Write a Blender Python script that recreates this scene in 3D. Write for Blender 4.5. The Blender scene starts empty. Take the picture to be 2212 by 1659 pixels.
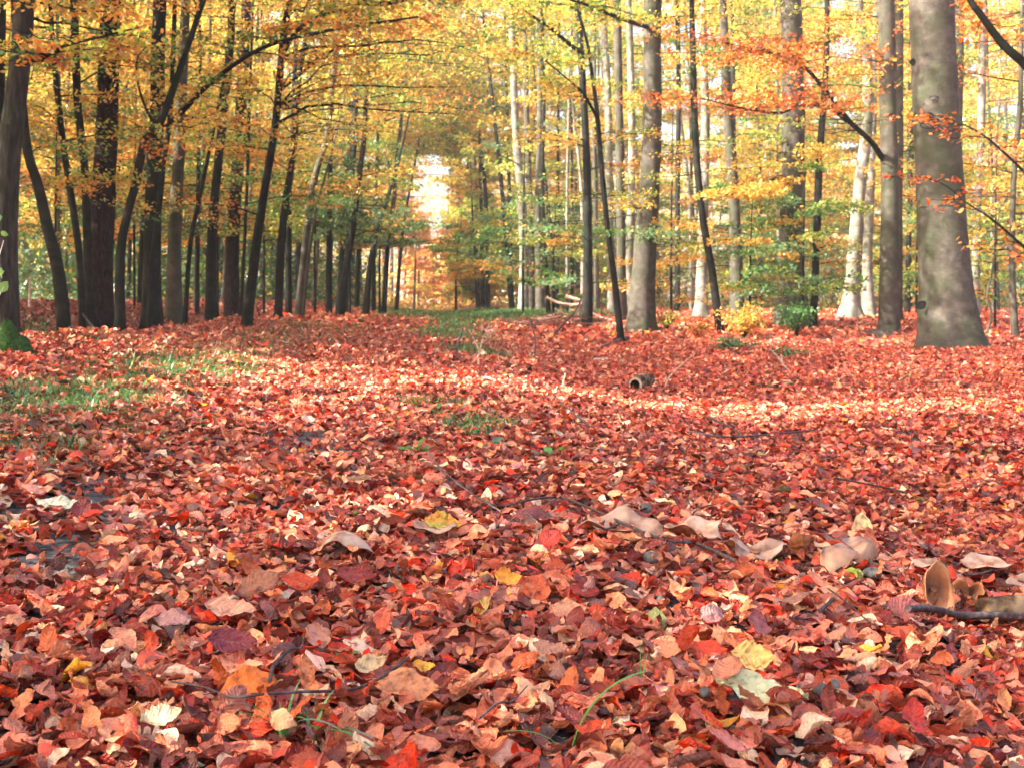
import bpy, math
import numpy as np
from mathutils import Vector, Matrix
R = math.radians
scene = bpy.context.scene
C = scene.collection

# ------------------------------------------------------------------ camera, sky, sun, exposure
W, H, F = 2212.0, 1659.0, 2650.0        # the size the photograph was measured at
CAM_H, HORIZON = 0.85, 650.0
PITCH = math.atan((H / 2 - HORIZON) / F)
cam_d = bpy.data.cameras.new('camera'); cam = bpy.data.objects.new('camera', cam_d); C.objects.link(cam)
cam.location = (0, 0, CAM_H); cam.rotation_euler = (math.pi / 2 - PITCH, 0, 0)
cam_d.sensor_width = 36; cam_d.lens = 36 * F / W
cam_d.clip_start = .05; cam_d.clip_end = 3000
cam_d.dof.use_dof = True; cam_d.dof.focus_distance = 3.3; cam_d.dof.aperture_fstop = 9.5
scene.camera = cam
SUN_EL, SUN_AZ = R(34), R(-110)           # azimuth clockwise from +Y
world = bpy.data.worlds.new('World'); scene.world = world; world.use_nodes = True
wn = world.node_tree; wn.nodes.clear()
sky = wn.nodes.new('ShaderNodeTexSky'); sky.sky_type = 'NISHITA'; sky.sun_disc = False
sky.sun_elevation = SUN_EL; sky.sun_rotation = SUN_AZ; sky.dust_density = 8.0; sky.air_density = 1.0; sky.ozone_density = 0
bg = wn.nodes.new('ShaderNodeBackground'); bg.inputs['Strength'].default_value = 0.128
wo = wn.nodes.new('ShaderNodeOutputWorld')
wn.links.new(sky.outputs[0], bg.inputs[0]); wn.links.new(bg.outputs[0], wo.inputs[0])
SUN = np.array([math.sin(SUN_AZ) * math.cos(SUN_EL), math.cos(SUN_AZ) * math.cos(SUN_EL), math.sin(SUN_EL)])
sun_d = bpy.data.lights.new('sun', 'SUN'); sun_d.energy = 5.0; sun_d.angle = R(.6); sun_d.color = (1, .93, .82)
sun = bpy.data.objects.new('sun', sun_d); C.objects.link(sun); sun.location = (-20, 0, 30)
sun.rotation_euler = Vector(SUN).to_track_quat('Z', 'Y').to_euler()
vs = scene.view_settings; vs.view_transform = 'Standard'; vs.look = 'None'; vs.gamma = 1; vs.exposure = 2.7
scene.cycles.max_bounces = 7; scene.cycles.diffuse_bounces = 4; scene.cycles.glossy_bounces = 2
scene.cycles.transmission_bounces = 4; scene.cycles.transparent_max_bounces = 4
scene.cycles.caustics_reflective = False; scene.cycles.caustics_refractive = False
scene.render.film_transparent = False

rng = np.random.default_rng(7)

# ------------------------------------------------------------------ geometry of the picture
cp, sp_ = math.cos(PITCH), math.sin(PITCH)
def ray(px, py):
    a, b = (px - W / 2) / F, -(py - H / 2) / F
    return np.array([a, cp + b * sp_, -sp_ + b * cp])
def at(px, py, y):
    r = ray(px, py); return np.array([0, 0, CAM_H]) + r * (y / r[1])
LSL = 0.0664                              # the track runs slightly to the left
def smooth(a, b, v):
    t = np.clip((v - a) / (b - a), 0, 1); return t * t * (3 - 2 * t)
_w = rng.uniform(0, 6.28, (40, 2))
def bumps(x, y, wl, k, seed):
    r = np.random.default_rng(seed); z = 0
    for i in range(k):
        a, p, f = r.uniform(0, 6.28), r.uniform(0, 6.28), r.uniform(.7, 1.5) * 6.283 / wl
        z = z + np.sin((x * math.cos(a) + y * math.sin(a)) * f + p)
    return z / math.sqrt(k)
def ground(x, y):
    x = np.asarray(x, float); y = np.asarray(y, float)
    l = x + LSL * y
    yy = np.maximum(y, 0)
    z = .36 * smooth(-.6, -4.8, l)
    z = z - .16 * np.exp(-((l + 5.3) / .45) ** 2)
    z = z + .36 * smooth(-5.2, -7.4, l) - .004 * np.clip(-l - 8, 0, 12)
    zr = -.33 * smooth(.3, 3.2, l) * (1 - .15 * smooth(3, 9, l))
    far = smooth(25, 46, yy)
    z = z + zr + far * smooth(.5, 3.5, l) * (.50 + .004 * np.clip(yy - 46, 0, 60))
    fade = 1 / (1 + (np.hypot(x, y) / 14) ** 2)
    z = z + .016 * bumps(x, y, 1.1, 6, 3) * (.25 + fade) + .010 * bumps(x, y, .45, 6, 4) * fade + .05 * bumps(x, y, 7, 5, 5)
    z = z - .035 * bumps(x, y, 7, 5, 5) * (np.abs(l) < 4)
    return z
def hit(px, py):
    "where the line of sight through a pixel meets the ground"
    r = ray(px, py); t = np.geomspace(.5, 300, 6000)
    P = np.array([0, 0, CAM_H]) + r[None] * t[:, None]
    below = P[:, 2] < ground(P[:, 0], P[:, 1])
    i = int(np.argmax(below)) if below.any() else len(t) - 1
    return P[i]

# ------------------------------------------------------------------ mesh helpers
def joined(b, l, bark):
    "the twigs b and the leaves l of one crown, in one mesh with two materials"
    o = MB(); o.mi = sum(len(c) for c in b.c); o.mat2 = bark
    for q in (b, l):
        o.v += q.v; o.c += q.c; o.col += q.col; o.uv += q.uv; o.l += [a_ + o.n for a_ in q.l]; o.n += q.n
    return o
class MB:
    "collects vertices, faces (flat arrays) and per-vertex colours and uvs; build() makes ONE mesh object"
    def __init__(s): s.v = []; s.l = []; s.c = []; s.col = []; s.uv = []; s.n = 0; s.mi = 0; s.mat2 = None
    def add(s, v, faces, k, col=None, uv=None):
        v = np.asarray(v, np.float32).reshape(-1, 3); faces = np.asarray(faces, np.int32).reshape(-1, k)
        s.v.append(v); s.l.append((faces + s.n).ravel()); s.c.append(np.full(len(faces), k, np.int32))
        s.col.append(np.ones((len(v), 3), np.float32) if col is None else np.broadcast_to(np.asarray(col, np.float32), (len(v), 3)))
        s.uv.append(np.zeros((len(v), 2), np.float32) if uv is None else np.asarray(uv, np.float32).reshape(-1, 2))
        s.n += len(v)
    def build(s, name, mat, parent=None, loc=None, smoothed=True, link=True):
        v = np.concatenate(s.v) if s.v else np.zeros((0, 3), np.float32)
        l = np.concatenate(s.l) if s.l else np.zeros(0, np.int32); c = np.concatenate(s.c) if s.c else np.zeros(0, np.int32)
        org = np.zeros(3)
        if parent is not None: org = np.array(wloc.get(parent.name, (0, 0, 0)), float)
        elif loc is not None: org = np.array(loc, float)
        me = bpy.data.meshes.new(name)
        me.vertices.add(len(v)); me.vertices.foreach_set('co', (v - org.astype(np.float32)).ravel())
        me.loops.add(len(l)); me.loops.foreach_set('vertex_index', l)
        me.polygons.add(len(c)); me.polygons.foreach_set('loop_start', np.concatenate([[0], np.cumsum(c)[:-1]]).astype(np.int32) if len(c) else c)
        me.polygons.foreach_set('use_smooth', np.full(len(c), smoothed))
        me.update(calc_edges=True)
        col = np.concatenate(s.col)
        a = me.attributes.new('tint', 'FLOAT_COLOR', 'POINT'); a.data.foreach_set('color', np.c_[col, np.ones(len(col))].astype(np.float32).ravel())
        uv = np.concatenate(s.uv)
        if np.abs(uv).sum() > 0:
            u = me.uv_layers.new(name='UVMap'); u.data.foreach_set('uv', uv[l].ravel())
        if mat: me.materials.append(mat)
        if s.mi:
            me.materials.append(s.mat2); mi = np.zeros(len(c), np.int32); mi[:s.mi] = 1; me.polygons.foreach_set('material_index', mi)
        o = bpy.data.objects.new(name, me); C.objects.link(o)
        if parent is not None: o.parent = parent
        elif loc is not None: o.location = loc
        wloc[o.name] = tuple(org)
        return o
wloc = {}
def empty(name, loc):
    o = bpy.data.objects.new(name, None); C.objects.link(o); o.location = tuple(float(q) for q in loc); o.empty_display_size = .2
    wloc[o.name] = tuple(loc); return o
def tag(o, label, cat, group=None, kind=None):
    if label: o['label'] = label
    if cat: o['category'] = cat
    if group: o['group'] = group
    if kind: o['kind'] = kind
    return o
def catmull(P, n):
    P = np.asarray(P, float); Q = np.vstack([2 * P[0] - P[1], P, 2 * P[-1] - P[-2]])
    ts = np.linspace(0, len(P) - 1, n); out = []
    for t in ts:
        i = min(int(t), len(P) - 2); u = t - i; a, b, c, d = Q[i], Q[i + 1], Q[i + 2], Q[i + 3]
        out.append(.5 * (2 * b + (c - a) * u + (2 * a - 5 * b + 4 * c - d) * u * u + (3 * b - a - 3 * c + d) * u ** 3))
    return np.array(out)
def tube(mb, P, r, m=8, noise=0, flare=0, lobes=5, cap=True, seed=0, col=None):
    P = np.asarray(P, float); n = len(P); r = np.broadcast_to(np.asarray(r, float), (n,))
    T = np.gradient(P, axis=0); T /= np.linalg.norm(T, axis=1)[:, None] + 1e-9
    up = np.array([1., 0, 0]) if abs(T[0][0]) < .8 else np.array([0, 1., 0])
    U = np.cross(T, up); U /= np.linalg.norm(U, axis=1)[:, None] + 1e-9; V = np.cross(T, U)
    th = np.linspace(0, 2 * math.pi, m, endpoint=False)
    rr = r[:, None] * np.ones((1, m)); q = np.random.default_rng(seed)
    h = np.concatenate([[0], np.cumsum(np.linalg.norm(np.diff(P, axis=0), axis=1))])
    if flare:
        ph = q.uniform(0, 6.28); e = np.exp(-h / (r[0] * 1.1))[:, None]
        rr = rr * (1 + flare * e * (1 + .55 * np.cos(lobes * th + ph) + .3 * np.cos(2 * th + ph * 2)))
    if noise:
        for k in range(5):
            a, b, c = q.integers(1, 5), q.uniform(.5, 5), q.uniform(0, 6.28)
            rr = rr * (1 + noise * .5 * np.cos(a * th[None] + b * h[:, None] + c))
        rr = rr * (1 + noise * .4 * q.normal(size=rr.shape))
    X = P[:, None] + rr[..., None] * (np.cos(th)[None, :, None] * U[:, None] + np.sin(th)[None, :, None] * V[:, None])
    i = np.arange(n - 1)[:, None] * m; j = np.arange(m)[None]; j2 = (j + 1) % m
    f = np.stack([i + j, i + j2, i + m + j2, i + m + j], -1).reshape(-1, 4)
    uv = np.stack(np.broadcast_arrays(th[None] / 6.283, h[:, None]), -1).reshape(-1, 2)
    mb.add(X.reshape(-1, 3), f, 4, col, uv)
    if cap:
        mb.add(X[-1], [list(range(m))], m, col); mb.add(X[0], [list(range(m))[::-1]], m, col)

# ------------------------------------------------------------------ materials
def nodes(name):
    m = bpy.data.materials.new(name); m.use_nodes = True; t = m.node_tree; t.nodes.clear()
    out = t.nodes.new('ShaderNodeOutputMaterial'); return m, t, out
def N(t, typ, **kw):
    n = t.nodes.new(typ)
    for k, v in kw.items():
        if k.startswith('i_'):
            key = k[2:].replace('_', ' '); n.inputs[key].default_value = v
        else: setattr(n, k, v)
    return n
def ramp(t, fac, stops):
    r = t.nodes.new('ShaderNodeValToRGB'); e = r.color_ramp.elements
    while len(e) > 1: e.remove(e[-1])
    e[0].position = stops[0][0]; e[0].color = (*stops[0][1], 1)
    for p, c in stops[1:]:
        q = e.new(p); q.color = (*c, 1)
    t.links.new(fac, r.inputs[0]); return r.outputs[0]
def mix(t, a, b, fac, mode='MIX'):
    n = t.nodes.new('ShaderNodeMix'); n.data_type = 'RGBA'; n.blend_type = mode
    for sock, v in ((n.inputs[0], fac), (n.inputs[6], a), (n.inputs[7], b)):
        if hasattr(v, 'links'): t.links.new(v, sock)
        else: sock.default_value = v if isinstance(v, (int, float)) else (*v, 1)
    return n.outputs[2]
def math_(t, op, a, b=0.0, clamp=False):
    n = t.nodes.new('ShaderNodeMath'); n.operation = op; n.use_clamp = clamp
    for s_, v in ((n.inputs[0], a), (n.inputs[1], b)):
        if hasattr(v, 'links'): t.links.new(v, s_)
        else: s_.default_value = v
    return n.outputs[0]

def litter_mat(name='fallen_leaf', veins=True, trans=.12):
    m, t, out = nodes(name)
    at_ = N(t, 'ShaderNodeAttribute', attribute_name='tint'); uv = N(t, 'ShaderNodeUVMap')
    geo = N(t, 'ShaderNodeNewGeometry'); sep = N(t, 'ShaderNodeSeparateXYZ'); t.links.new(uv.outputs[0], sep.inputs[0])
    nz = N(t, 'ShaderNodeTexNoise', i_Scale=55.0, i_Detail=3.0); t.links.new(geo.outputs['Position'], nz.inputs['Vector'])
    blot = ramp(t, nz.outputs[0], [(.3, (.35, .28, .26)), (.46, (.9, .88, .86)), (.6, (1.05, 1.05, 1.05)), (.75, (1.35, 1.35, 1.3))])
    col = mix(t, at_.outputs['Color'], blot, .9, 'MULTIPLY')
    col = mix(t, col, (.62, .36, .27), math_(t, 'MULTIPLY', geo.outputs['Backfacing'], .16))
    p = N(t, 'ShaderNodeBsdfPrincipled', i_Roughness=.42); p.inputs['Specular IOR Level'].default_value = .36
    t.links.new(col, p.inputs['Base Color'])
    if veins:
        # v in [-1,1] across, u along: slanted side veins and a midrib
        av = math_(t, 'ABSOLUTE', sep.outputs[1])
        w = math_(t, 'SUBTRACT', math_(t, 'MULTIPLY', sep.outputs[0], 9.0), math_(t, 'MULTIPLY', av, 2.2))
        s = math_(t, 'ABSOLUTE', math_(t, 'SINE', math_(t, 'MULTIPLY', w, 3.1416)))
        mid = math_(t, 'MULTIPLY', math_(t, 'LESS_THAN', av, .07), .8)
        hgt = math_(t, 'SUBTRACT', math_(t, 'POWER', s, .6), mid)
        n5 = N(t, 'ShaderNodeTexNoise', i_Scale=140.0, i_Detail=4.0); t.links.new(geo.outputs['Position'], n5.inputs['Vector'])
        hgt = math_(t, 'ADD', math_(t, 'MULTIPLY', hgt, .6), math_(t, 'MULTIPLY', n5.outputs[0], 2.2))
        b = N(t, 'ShaderNodeBump', i_Strength=.65, i_Distance=.004); t.links.new(hgt, b.inputs['Height'])
        t.links.new(b.outputs[0], p.inputs['Normal'])
        vein = math_(t, 'MAXIMUM', math_(t, 'MULTIPLY', math_(t, 'LESS_THAN', s, .16), .35), mid)
        col2 = mix(t, col, (.55, .30, .20), math_(t, 'MULTIPLY', vein, .18)); t.links.new(col2, p.inputs['Base Color'])
    tr = N(t, 'ShaderNodeBsdfTranslucent'); t.links.new(col, tr.inputs[0])
    mx = N(t, 'ShaderNodeMixShader'); mx.inputs[0].default_value = trans
    t.links.new(p.outputs[0], mx.inputs[1]); t.links.new(tr.outputs[0], mx.inputs[2]); t.links.new(mx.outputs[0], out.inputs[0])
    return m
def foliage_mat(name, trans=.5):
    m, t, out = nodes(name)
    at_ = N(t, 'ShaderNodeAttribute', attribute_name='tint')
    d = N(t, 'ShaderNodeBsdfDiffuse'); tr = N(t, 'ShaderNodeBsdfTranslucent'); g = N(t, 'ShaderNodeBsdfGlossy', i_Roughness=.45)
    g.inputs[0].default_value = (1, 1, 1, 1)
    t.links.new(at_.outputs['Color'], d.inputs[0])
    sat = mix(t, at_.outputs['Color'], (1.0, .95, .7), .9, 'MULTIPLY'); t.links.new(sat, tr.inputs[0])
    mx = N(t, 'ShaderNodeMixShader'); mx.inputs[0].default_value = trans
    t.links.new(d.outputs[0], mx.inputs[1]); t.links.new(tr.outputs[0], mx.inputs[2])
    m2 = N(t, 'ShaderNodeMixShader'); m2.inputs[0].default_value = .05
    t.links.new(mx.outputs[0], m2.inputs[1]); t.links.new(g.outputs[0], m2.inputs[2]); t.links.new(m2.outputs[0], out.inputs[0])
    return m
def bark_mat(name, base, dark, light, moss=(.05, .07, .03), moss_amt=.4, kind='smooth', rough=.85):
    m, t, out = nodes(name)
    tc = N(t, 'ShaderNodeTexCoord'); mp = N(t, 'ShaderNodeMapping'); t.links.new(tc.outputs['Object'], mp.inputs[0])
    if kind == 'smooth':
        mp.inputs['Scale'].default_value = (2.2, 2.2, 2.6)
    elif kind == 'ridged': mp.inputs['Scale'].default_value = (14, 14, 2.5)
    else: mp.inputs['Scale'].default_value = (11, 11, 4.5)
    n1 = N(t, 'ShaderNodeTexNoise', i_Scale=1.6, i_Detail=8.0, i_Roughness=.62); t.links.new(mp.outputs[0], n1.inputs['Vector'])
    n2 = N(t, 'ShaderNodeTexNoise', i_Scale=1.3, i_Detail=5.0); t.links.new(tc.outputs['Object'], n2.inputs['Vector'])
    col = ramp(t, n1.outputs[0], [(.28, dark), (.5, base), (.72, light)])
    mk = math_(t, 'MULTIPLY', ramp(t, n2.outputs[0], [(.42, (0, 0, 0)), (.62, (1, 1, 1))]), moss_amt)
    col = mix(t, col, moss, mk)
    p = N(t, 'ShaderNodeBsdfPrincipled', i_Roughness=rough); p.inputs['Specular IOR Level'].default_value = .06
    hgt = n1.outputs[0]; st = .35
    if kind == 'flaky':
        vo = N(t, 'ShaderNodeTexVoronoi', i_Scale=2.4); t.links.new(mp.outputs[0], vo.inputs['Vector'])
        hgt = math_(t, 'ADD', math_(t, 'MULTIPLY', vo.outputs['Distance'], -1.0), n1.outputs[0]); st = .9
        col = mix(t, col, dark, math_(t, 'MULTIPLY', vo.outputs['Distance'], .9, True))
    if kind == 'ridged': st = .8
    if kind == 'smooth':
        # fine horizontal scars and pale lichen blotches
        wv = N(t, 'ShaderNodeTexNoise', i_Scale=1.0, i_Detail=2.0); mp2 = N(t, 'ShaderNodeMapping'); mp2.inputs['Scale'].default_value = (1.6, 1.6, 17)
        t.links.new(tc.outputs['Object'], mp2.inputs[0]); t.links.new(mp2.outputs[0], wv.inputs['Vector'])
        sc = ramp(t, wv.outputs[0], [(.478, (0, 0, 0)), (.49, (1, 1, 1)), (.502, (0, 0, 0))])
        col = mix(t, col, tuple(q * .5 for q in dark), math_(t, 'MULTIPLY', sc, .55))
        n3 = N(t, 'ShaderNodeTexNoise', i_Scale=9.0, i_Detail=3.0); t.links.new(tc.outputs['Object'], n3.inputs['Vector'])
        col = mix(t, col, light, math_(t, 'MULTIPLY', ramp(t, n3.outputs[0], [(.56, (0, 0, 0)), (.72, (1, 1, 1))]), .3))
    b = N(t, 'ShaderNodeBump', i_Strength=st, i_Distance=.03); t.links.new(hgt, b.inputs['Height']); t.links.new(b.outputs[0], p.inputs['Normal'])
    t.links.new(col, p.inputs['Base Color']); t.links.new(p.outputs[0], out.inputs[0]); return m
def plain_mat(name, stops, scale=20, rough=.8, bump=.3, dist=.01, trans=0, spec=.12):
    m, t, out = nodes(name)
    tc = N(t, 'ShaderNodeTexCoord'); n1 = N(t, 'ShaderNodeTexNoise', i_Scale=float(scale), i_Detail=6.0); t.links.new(tc.outputs['Object'], n1.inputs['Vector'])
    col = ramp(t, n1.outputs[0], stops); p = N(t, 'ShaderNodeBsdfPrincipled', i_Roughness=rough); t.links.new(col, p.inputs['Base Color'])
    p.inputs['Specular IOR Level'].default_value = spec
    b = N(t, 'ShaderNodeBump', i_Strength=bump, i_Distance=dist); t.links.new(n1.outputs[0], b.inputs['Height']); t.links.new(b.outputs[0], p.inputs['Normal'])
    t.links.new(p.outputs[0], out.inputs[0]); return m
M = {}
M['litter'] = litter_mat('fallen_leaf')
M['litter_far'] = litter_mat('fallen_leaf_far', veins=False)
M['foliage'] = foliage_mat('autumn_foliage')
M['blade'] = foliage_mat('grass_blade', .3)
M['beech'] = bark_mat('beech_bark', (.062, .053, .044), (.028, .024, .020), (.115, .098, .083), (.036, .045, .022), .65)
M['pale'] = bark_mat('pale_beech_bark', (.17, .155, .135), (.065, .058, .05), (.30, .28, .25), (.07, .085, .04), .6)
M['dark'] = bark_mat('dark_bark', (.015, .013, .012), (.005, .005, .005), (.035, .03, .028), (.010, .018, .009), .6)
M['grey'] = bark_mat('ridged_grey_bark', (.035, .03, .027), (.009, .008, .008), (.08, .07, .06), (.016, .026, .013), .5, 'ridged')
M['spruce'] = bark_mat('flaky_bark', (.030, .017, .016), (.007, .005, .005), (.07, .04, .036), (.02, .02, .013), .15, 'flaky')
M['soil'] = plain_mat('dark_soil', [(.3, (.02, .016, .014)), (.5, (.06, .045, .038)), (.7, (.14, .10, .08))], 60)
M['moss'] = plain_mat('moss', [(.3, (.012, .03, .008)), (.6, (.04, .085, .02)), (.8, (.08, .15, .04))], 40, 1, 1, .03)
M['cap'] = plain_mat('mushroom_cap', [(.36, (.17, .075, .045)), (.5, (.36, .21, .15)), (.66, (.46, .31, .24))], 16, .6, .6, .006)
M['gill'] = plain_mat('mushroom_gill', [(.3, (.12, .04, .02)), (.55, (.30, .11, .05)), (.8, (.46, .22, .11))], 30, .7, .4, .004)
M['capdark'] = plain_mat('bruised_cap', [(.40, (.06, .045, .055)), (.52, (.34, .18, .12)), (.75, (.55, .36, .25))], 7, .6, .3, .004)
M['stone'] = plain_mat('stone', [(.35, (.05, .048, .046)), (.5, (.11, .105, .10)), (.7, (.19, .185, .175))], 30, .7, .3, .004)
M['stick'] = plain_mat('stick_bark', [(.3, (.035, .025, .025)), (.55, (.085, .06, .06)), (.8, (.22, .18, .18))], 50, .75, .5, .004)
M['palestick'] = plain_mat('bare_stick', [(.3, (.25, .15, .11)), (.6, (.5, .36, .28)), (.8, (.68, .54, .45))], 30, .8, .4, .004)
def gill_mat():
    m, t, out = nodes('gilled_underside'); tc = N(t, 'ShaderNodeTexCoord'); ln = N(t, 'ShaderNodeVectorMath', operation='LENGTH'); t.links.new(tc.outputs['Object'], ln.inputs[0])
    n = N(t, 'ShaderNodeTexNoise', i_Scale=70.0, i_Detail=4.0); t.links.new(tc.outputs['Object'], n.inputs['Vector'])
    q = math_(t, 'ADD', math_(t, 'MULTIPLY', ln.outputs['Value'], 12.0), math_(t, 'MULTIPLY', math_(t, 'SUBTRACT', n.outputs[0], .5), .35))
    c = ramp(t, q, [(.10, (.03, .018, .015)), (.28, (.13, .05, .025)), (.55, (.36, .13, .05)), (.85, (.55, .26, .12))])
    p = N(t, 'ShaderNodeBsdfPrincipled', i_Roughness=.8); t.links.new(c, p.inputs['Base Color'])
    b = N(t, 'ShaderNodeBump', i_Strength=.7, i_Distance=.003); t.links.new(n.outputs[0], b.inputs['Height']); t.links.new(b.outputs[0], p.inputs['Normal']); t.links.new(p.outputs[0], out.inputs[0]); return m
M['gilled'] = gill_mat()
M['brush'] = plain_mat('reddish_brush', [(.3, (.06, .025, .02)), (.6, (.16, .075, .06)), (.8, (.32, .19, .16))], 30)
M['log'] = plain_mat('rotting_log', [(.38, (.015, .010, .007)), (.5, (.08, .045, .025)), (.66, (.26, .17, .10))], 14, .9, 1, .02)

# ------------------------------------------------------------------ ground
def bare_patch(x, y):
    "1 on the gravelly wheel track, 0 where leaves lie thick"
    l = x + LSL * y
    tr = np.exp(-((l + 1.55 + .12 * np.sin(y * .9)) / .38) ** 2)
    p = smooth(.15, .85, bumps(x, y, .75, 5, 21)) * tr * smooth(14, 4, y) * 1.1
    for (bx, by, br) in ((-1.52, 4.55, .22), (-1.75, 5.0, .2), (-1.15, 6.9, .3), (-1.28, 7.6, .25), (-1.45, 3.9, .2)):
        p = np.maximum(p, 1.15 * np.exp(-((x - bx) ** 2 / (br * 1.1) ** 2 + (y - by) ** 2 / (br * 1.5) ** 2)))
    return np.clip(p, 0, 1)
ys = np.unique(np.concatenate([np.linspace(-12, 1, 40), 1 + (np.geomspace(1, 900, 620) - 1) * .9]))
g = np.linspace(-1, 1, 421); xs = np.sinh(g * 6.2) / math.sinh(6.2) * 420
X, Y = np.meshgrid(xs, ys); Z = ground(X, Y)
nx, ny = len(xs), len(ys)
a = np.arange(ny - 1)[:, None] * nx + np.arange(nx - 1)[None]
gm = MB(); gm.add(np.stack([X, Y, Z - .004], -1).reshape(-1, 3), np.stack([a, a + 1, a + nx + 1, a + nx], -1).reshape(-1, 4), 4)
mg, t, out = nodes('forest_floor')
geo = N(t, 'ShaderNodeNewGeometry'); sep = N(t, 'ShaderNodeSeparateXYZ'); t.links.new(geo.outputs['Position'], sep.inputs[0])
v1 = N(t, 'ShaderNodeTexVoronoi', i_Scale=13.0); n1 = N(t, 'ShaderNodeTexNoise', i_Scale=38.0, i_Detail=6.0)
for q in (v1, n1): t.links.new(geo.outputs['Position'], q.inputs['Vector'])
leafy = mix(t, (.10, .035, .022), (.42, .15, .09), math_(t, 'POWER', N(t, 'ShaderNodeSeparateColor').outputs[0], 1.0))
sc_ = [q for q in t.nodes if q.bl_idname == 'ShaderNodeSeparateColor'][0]; t.links.new(v1.outputs['Color'], sc_.inputs[0])
soil = ramp(t, n1.outputs[0], [(.35, (.02, .017, .016)), (.52, (.075, .068, .066)), (.7, (.2, .185, .18))])
dist_ = N(t, 'ShaderNodeVectorMath', operation='LENGTH'); t.links.new(geo.outputs['Position'], dist_.inputs[0])
fd = N(t, 'ShaderNodeMapRange'); fd.inputs[1].default_value = 9; fd.inputs[2].default_value = 20; t.links.new(dist_.outputs['Value'], fd.inputs[0])
col = mix(t, soil, leafy, fd.outputs[0])
p = N(t, 'ShaderNodeBsdfPrincipled', i_Roughness=.8); t.links.new(col, p.inputs['Base Color'])
b = N(t, 'ShaderNodeBump', i_Strength=.8, i_Distance=.03); t.links.new(mix(t, n1.outputs[0], v1.outputs['Distance'], .5), b.inputs['Height'])
t.links.new(b.outputs[0], p.inputs['Normal']); t.links.new(p.outputs[0], out.inputs[0])
go = gm.build('ground', mg); tag(go, 'forest floor of dark soil under red fallen beech leaves', 'ground', kind='structure')

# ------------------------------------------------------------------ fallen leaves
PAL = np.array([  # linear colours of dry beech leaves: salmon, pink brown, red brown, rust, bright red orange, maroon, dark brown, pale tan, yellow, green, pink, tan
    (.80, .24, .12), (.52, .105, .055), (.30, .024, .011), (.44, .062, .018), (.78, .045, .006), (.20, .012, .007),
    (.085, .014, .007), (.95, .62, .42), (.80, .34, .02), (.14, .20, .03), (.60, .21, .17), (.88, .40, .19)])
PW = np.array([.25, .12, .15, .11, .10, .13, .12, .075, .008, .003, .035, .06]); PW /= PW.sum()
def leaf_block(mb, P, yaw, pitch, roll, ln, kc, ka, nu, nv, col, rg, crinkle=.05, wid=.62, ruffle=0.0):
    "P (n,3) centres; kc curl across, ka curl along; nu x nv grid each"
    n = len(P)
    u = np.linspace(0, 1, nu + 1); v = np.linspace(-1, 1, nv + 1)
    w = np.sin(math.pi * np.clip(u, 0.02, .985) ** .88) ** .72; w[0] = .05; w[-1] = .02
    UU, VV = np.meshgrid(u, v, indexing='ij')
    x = (UU - .5)[None] * ln[:, None, None]
    s = VV[None] * w[None, :, None] * (.5 * wid * ln)[:, None, None]
    if ruffle: s = s * (1 + ruffle * np.sin(UU * 34)[None] * np.abs(VV)[None])
    k = (kc / ln)[:, None, None] + 1e-4
    yv = np.sin(np.clip(k * s, -3, 3)) / k; zv = (1 - np.cos(np.clip(k * s, -3, 3))) / k
    k2 = (ka / ln)[:, None, None] + 1e-4
    xa = np.sin(k2 * x) / k2 - zv * np.sin(k2 * x); za = (1 - np.cos(k2 * x)) / k2 + zv * np.cos(k2 * x)
    L = np.stack([xa, np.broadcast_to(yv, xa.shape), za], -1)
    L = L + rg.normal(size=L.shape) * (crinkle * ln)[:, None, None, None] * np.array([.5, .5, 1])
    # folds: creases that run across the blade
    L[..., 2] += (.022 * ln)[:, None, None] * np.abs(((UU[None] * 2.3 + VV[None] * rg.uniform(-1, 1, (n, 1, 1)) + rg.uniform(0, 1, (n, 1, 1))) % 1) - .5) * 2 * rg.uniform(0, 1.6, (n, 1, 1))
    # edge waviness
    L[..., 2] += (.05 * ln)[:, None, None] * np.sin(UU[None] * 9 + rg.uniform(0, 6, (n, 1, 1))) * np.abs(VV)[None] ** 2
    cy, sy, cpp, spp, cr, sr = np.cos(yaw), np.sin(yaw), np.cos(pitch), np.sin(pitch), np.cos(roll), np.sin(roll)
    Rm = np.empty((n, 3, 3))
    Rm[:, 0, 0] = cy * cpp; Rm[:, 0, 1] = cy * spp * sr - sy * cr; Rm[:, 0, 2] = cy * spp * cr + sy * sr
    Rm[:, 1, 0] = sy * cpp; Rm[:, 1, 1] = sy * spp * sr + cy * cr; Rm[:, 1, 2] = sy * spp * cr - cy * sr
    Rm[:, 2, 0] = -spp; Rm[:, 2, 1] = cpp * sr; Rm[:, 2, 2] = cpp * cr
    Vt = np.einsum('nij,nuvj->nuvi', Rm, L) + P[:, None, None]
    m = (nu + 1) * (nv + 1)
    a = (np.arange(nu)[:, None] * (nv + 1) + np.arange(nv)[None])
    f = np.stack([a, a + nv + 1, a + nv + 2, a + 1], -1).reshape(-1, 4)
    Fc = (f[None] + (np.arange(n) * m)[:, None, None]).reshape(-1, 4)
    uv = np.broadcast_to(np.stack([UU, VV], -1)[None], (n, nu + 1, nv + 1, 2))
    mb.add(Vt.reshape(-1, 3), Fc, 4, np.repeat(col, m, axis=0), uv.reshape(-1, 2))
    return Vt
def leaf_cols(n, rg, pw=PW):
    c = PAL[rg.choice(len(PAL), n, p=pw)] * np.array([1.03, .97, .93]) * rg.uniform(.72, 1.22, (n, 1)) * rg.uniform(.93, 1.07, (n, 3))
    return c
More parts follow.
